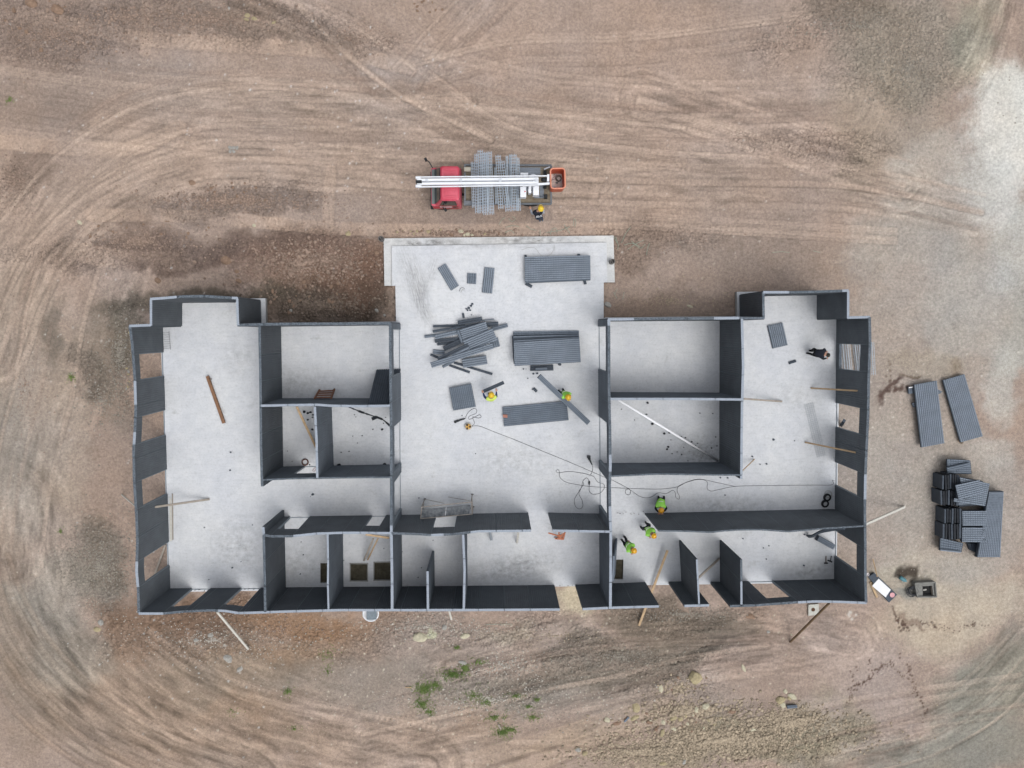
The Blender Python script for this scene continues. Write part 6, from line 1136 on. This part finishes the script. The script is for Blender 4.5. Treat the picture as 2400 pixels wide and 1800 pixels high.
person(dict(pelvis=(1549, 1172, .62), neck=(1549, 1189, .98), head=(1549.5, 1195, 1.08), elL=(1562, 1192, .66), haL=(1552, 1203.5, .68), elR=(1536, 1192, .66), haR=(1545, 1203, .68), knL=(1555, 1184, .10), knR=(1543, 1184, .10), ftL=(1556, 1166, 0), ftR=(1543, 1166, 0)),
       dict(torso=(60, 90, 50), arms=(32, 36, 38), legs=(44, 50, 54)), 'worker in a green vest crouching over the left end of the long lower right wall', GRN, (222, 160, 36), stripes=(180, 200, 190), width=1.25)
person(dict(pelvis=(1517, 1238, .85), neck=(1526, 1250, 1.22), head=(1531.5, 1255, 1.34), elL=(1534, 1246, 1.0), haL=(1536, 1252, .82), elR=(1516, 1253, 1.0), haR=(1524, 1259, .85), knL=(1523, 1230, .48), knR=(1511, 1237, .45), ftL=(1514, 1225, 0), ftR=(1503, 1236, 0)),
       dict(torso=(60, 90, 50), arms=(110, 170, 80), legs=(56, 60, 66)), 'worker in a green vest and yellow helmet stooping just below the crouching one', GRN, (226, 170, 34), stripes=(215, 225, 220))
person(dict(pelvis=(1470, 1276, .85), neck=(1480, 1286, 1.22), head=(1485, 1290, 1.36), elL=(1483, 1277, 1.0), haL=(1474, 1269, .85), elR=(1473, 1290, 1.0), haR=(1482, 1298, .85), knL=(1467, 1266, .5), knR=(1463, 1272, .45), ftL=(1464, 1258, 0), ftR=(1458, 1266, 0)),
       dict(torso=(60, 90, 50), arms=(120, 190, 84), legs=(36, 38, 44)), 'worker in a green vest and dark trousers stooping beside the leaning thin panel', GRN, (226, 170, 40), stripes=(215, 225, 220))
person(dict(pelvis=(1913, 827, .9), neck=(1933, 830, 1.28), head=(1940, 832, 1.34), elL=(1932, 818, 1.0), haL=(1938, 825, .85), elR=(1930, 841, 1.0), haR=(1939, 839, .82), knL=(1908, 818, .5), knR=(1905, 831, .48), ftL=(1899, 822, 0), ftR=(1893, 828, 0)),
       dict(torso=(40, 44, 54), arms=(24, 26, 30), legs=(26, 28, 34)), 'person dressed all in black walking bent forward in the upper right room', None, None, hair=(58, 56, 50), width=1.35, shoe=(24, 24, 26))
person(dict(pelvis=(1262, 508, .95), neck=(1261, 494, 1.40), head=(1267, 489.5, 1.58), elL=(1247, 501, 1.12), haL=(1243, 487, 1.14), elR=(1274, 499, 1.12), haR=(1273, 487, 1.0), knL=(1264, 512, .5), knR=(1270, 511, .5), ftL=(1265, 516, GZ), ftR=(1271, 515, GZ)),
       dict(torso=(150, 156, 166), arms=(176, 182, 192), legs=(54, 64, 84), text='SELIF'), 'man in black vest with white lettering and yellow helmet standing at the truck bed', (26, 30, 42), (232, 198, 52), shoe=(110, 116, 126))
strip((1133.5, 917.5), (1181, 896.5), 8, 1.26, .14, 'short dark foam channel carried by the worker in the pale lime vest', None, PAND, False, 'foam_channel', 'foam channel', pitch=.08)
# rebar starters at the openings in the bottom wall and along the corridor
RB = mat('rebar', A(92, 78, 70), .8)
for i, (x, y) in enumerate([(1311, 1372), (1318, 1371), (1330, 1373), (1341, 1371), (1352, 1372), (1446, 1202), (1452, 1204), (1460, 1203), (1467, 1201), (1478, 1204), (1485, 1203), (1496, 1205), (1507, 1199), (460, 1383), (470, 1382), (480, 1383), (490, 1382), (576, 1381), (586, 1380), (596, 1381), (606, 1380)]):
    p = W(x, y, 0); g = random.Random(i); mb = MB(); mb.tube([p, p + Vector((g.uniform(-.05, .05), g.uniform(0, .08), .22))], .012, 5)
    thing1('rebar_starter', mb, RB, 'rebar starter in the %s' % ('central doorway of the bottom wall' if i < 5 else 'row left of the long lower wall' if i < 13 else 'openings of the bottom left wall'), 'rebar', 'rebar starters ' + ('a' if i < 5 else 'b' if i < 13 else 'c'))
# ------------------------------------------------------------------ tell look-alikes apart by their order across the site
ORD = ['leftmost', 'second', 'third', 'fourth', 'fifth', 'sixth', 'seventh', 'eighth', 'ninth', 'tenth', 'eleventh', 'twelfth', 'thirteenth', 'fourteenth', 'fifteenth', 'sixteenth', 'seventeenth', 'eighteenth', 'nineteenth', 'twentieth', '21st', '22nd', '23rd', '24th', '25th', '26th', '27th', '28th', '29th', '30th', '31st']
by = {}
for o in bpy.data.objects:
    if o.parent is None and o.get('label') and not o.get('kind'): by.setdefault(o['label'], []).append(o)
for lb, os_ in by.items():
    if len(os_) > 1:
        os_.sort(key=lambda o: o.location.x)
        for k, o in enumerate(os_): o['label'] = '%s%s, %s' % (lb, '', (ORD[k] + (' from the left' if k else '') if k < len(os_) - 1 else 'rightmost'))
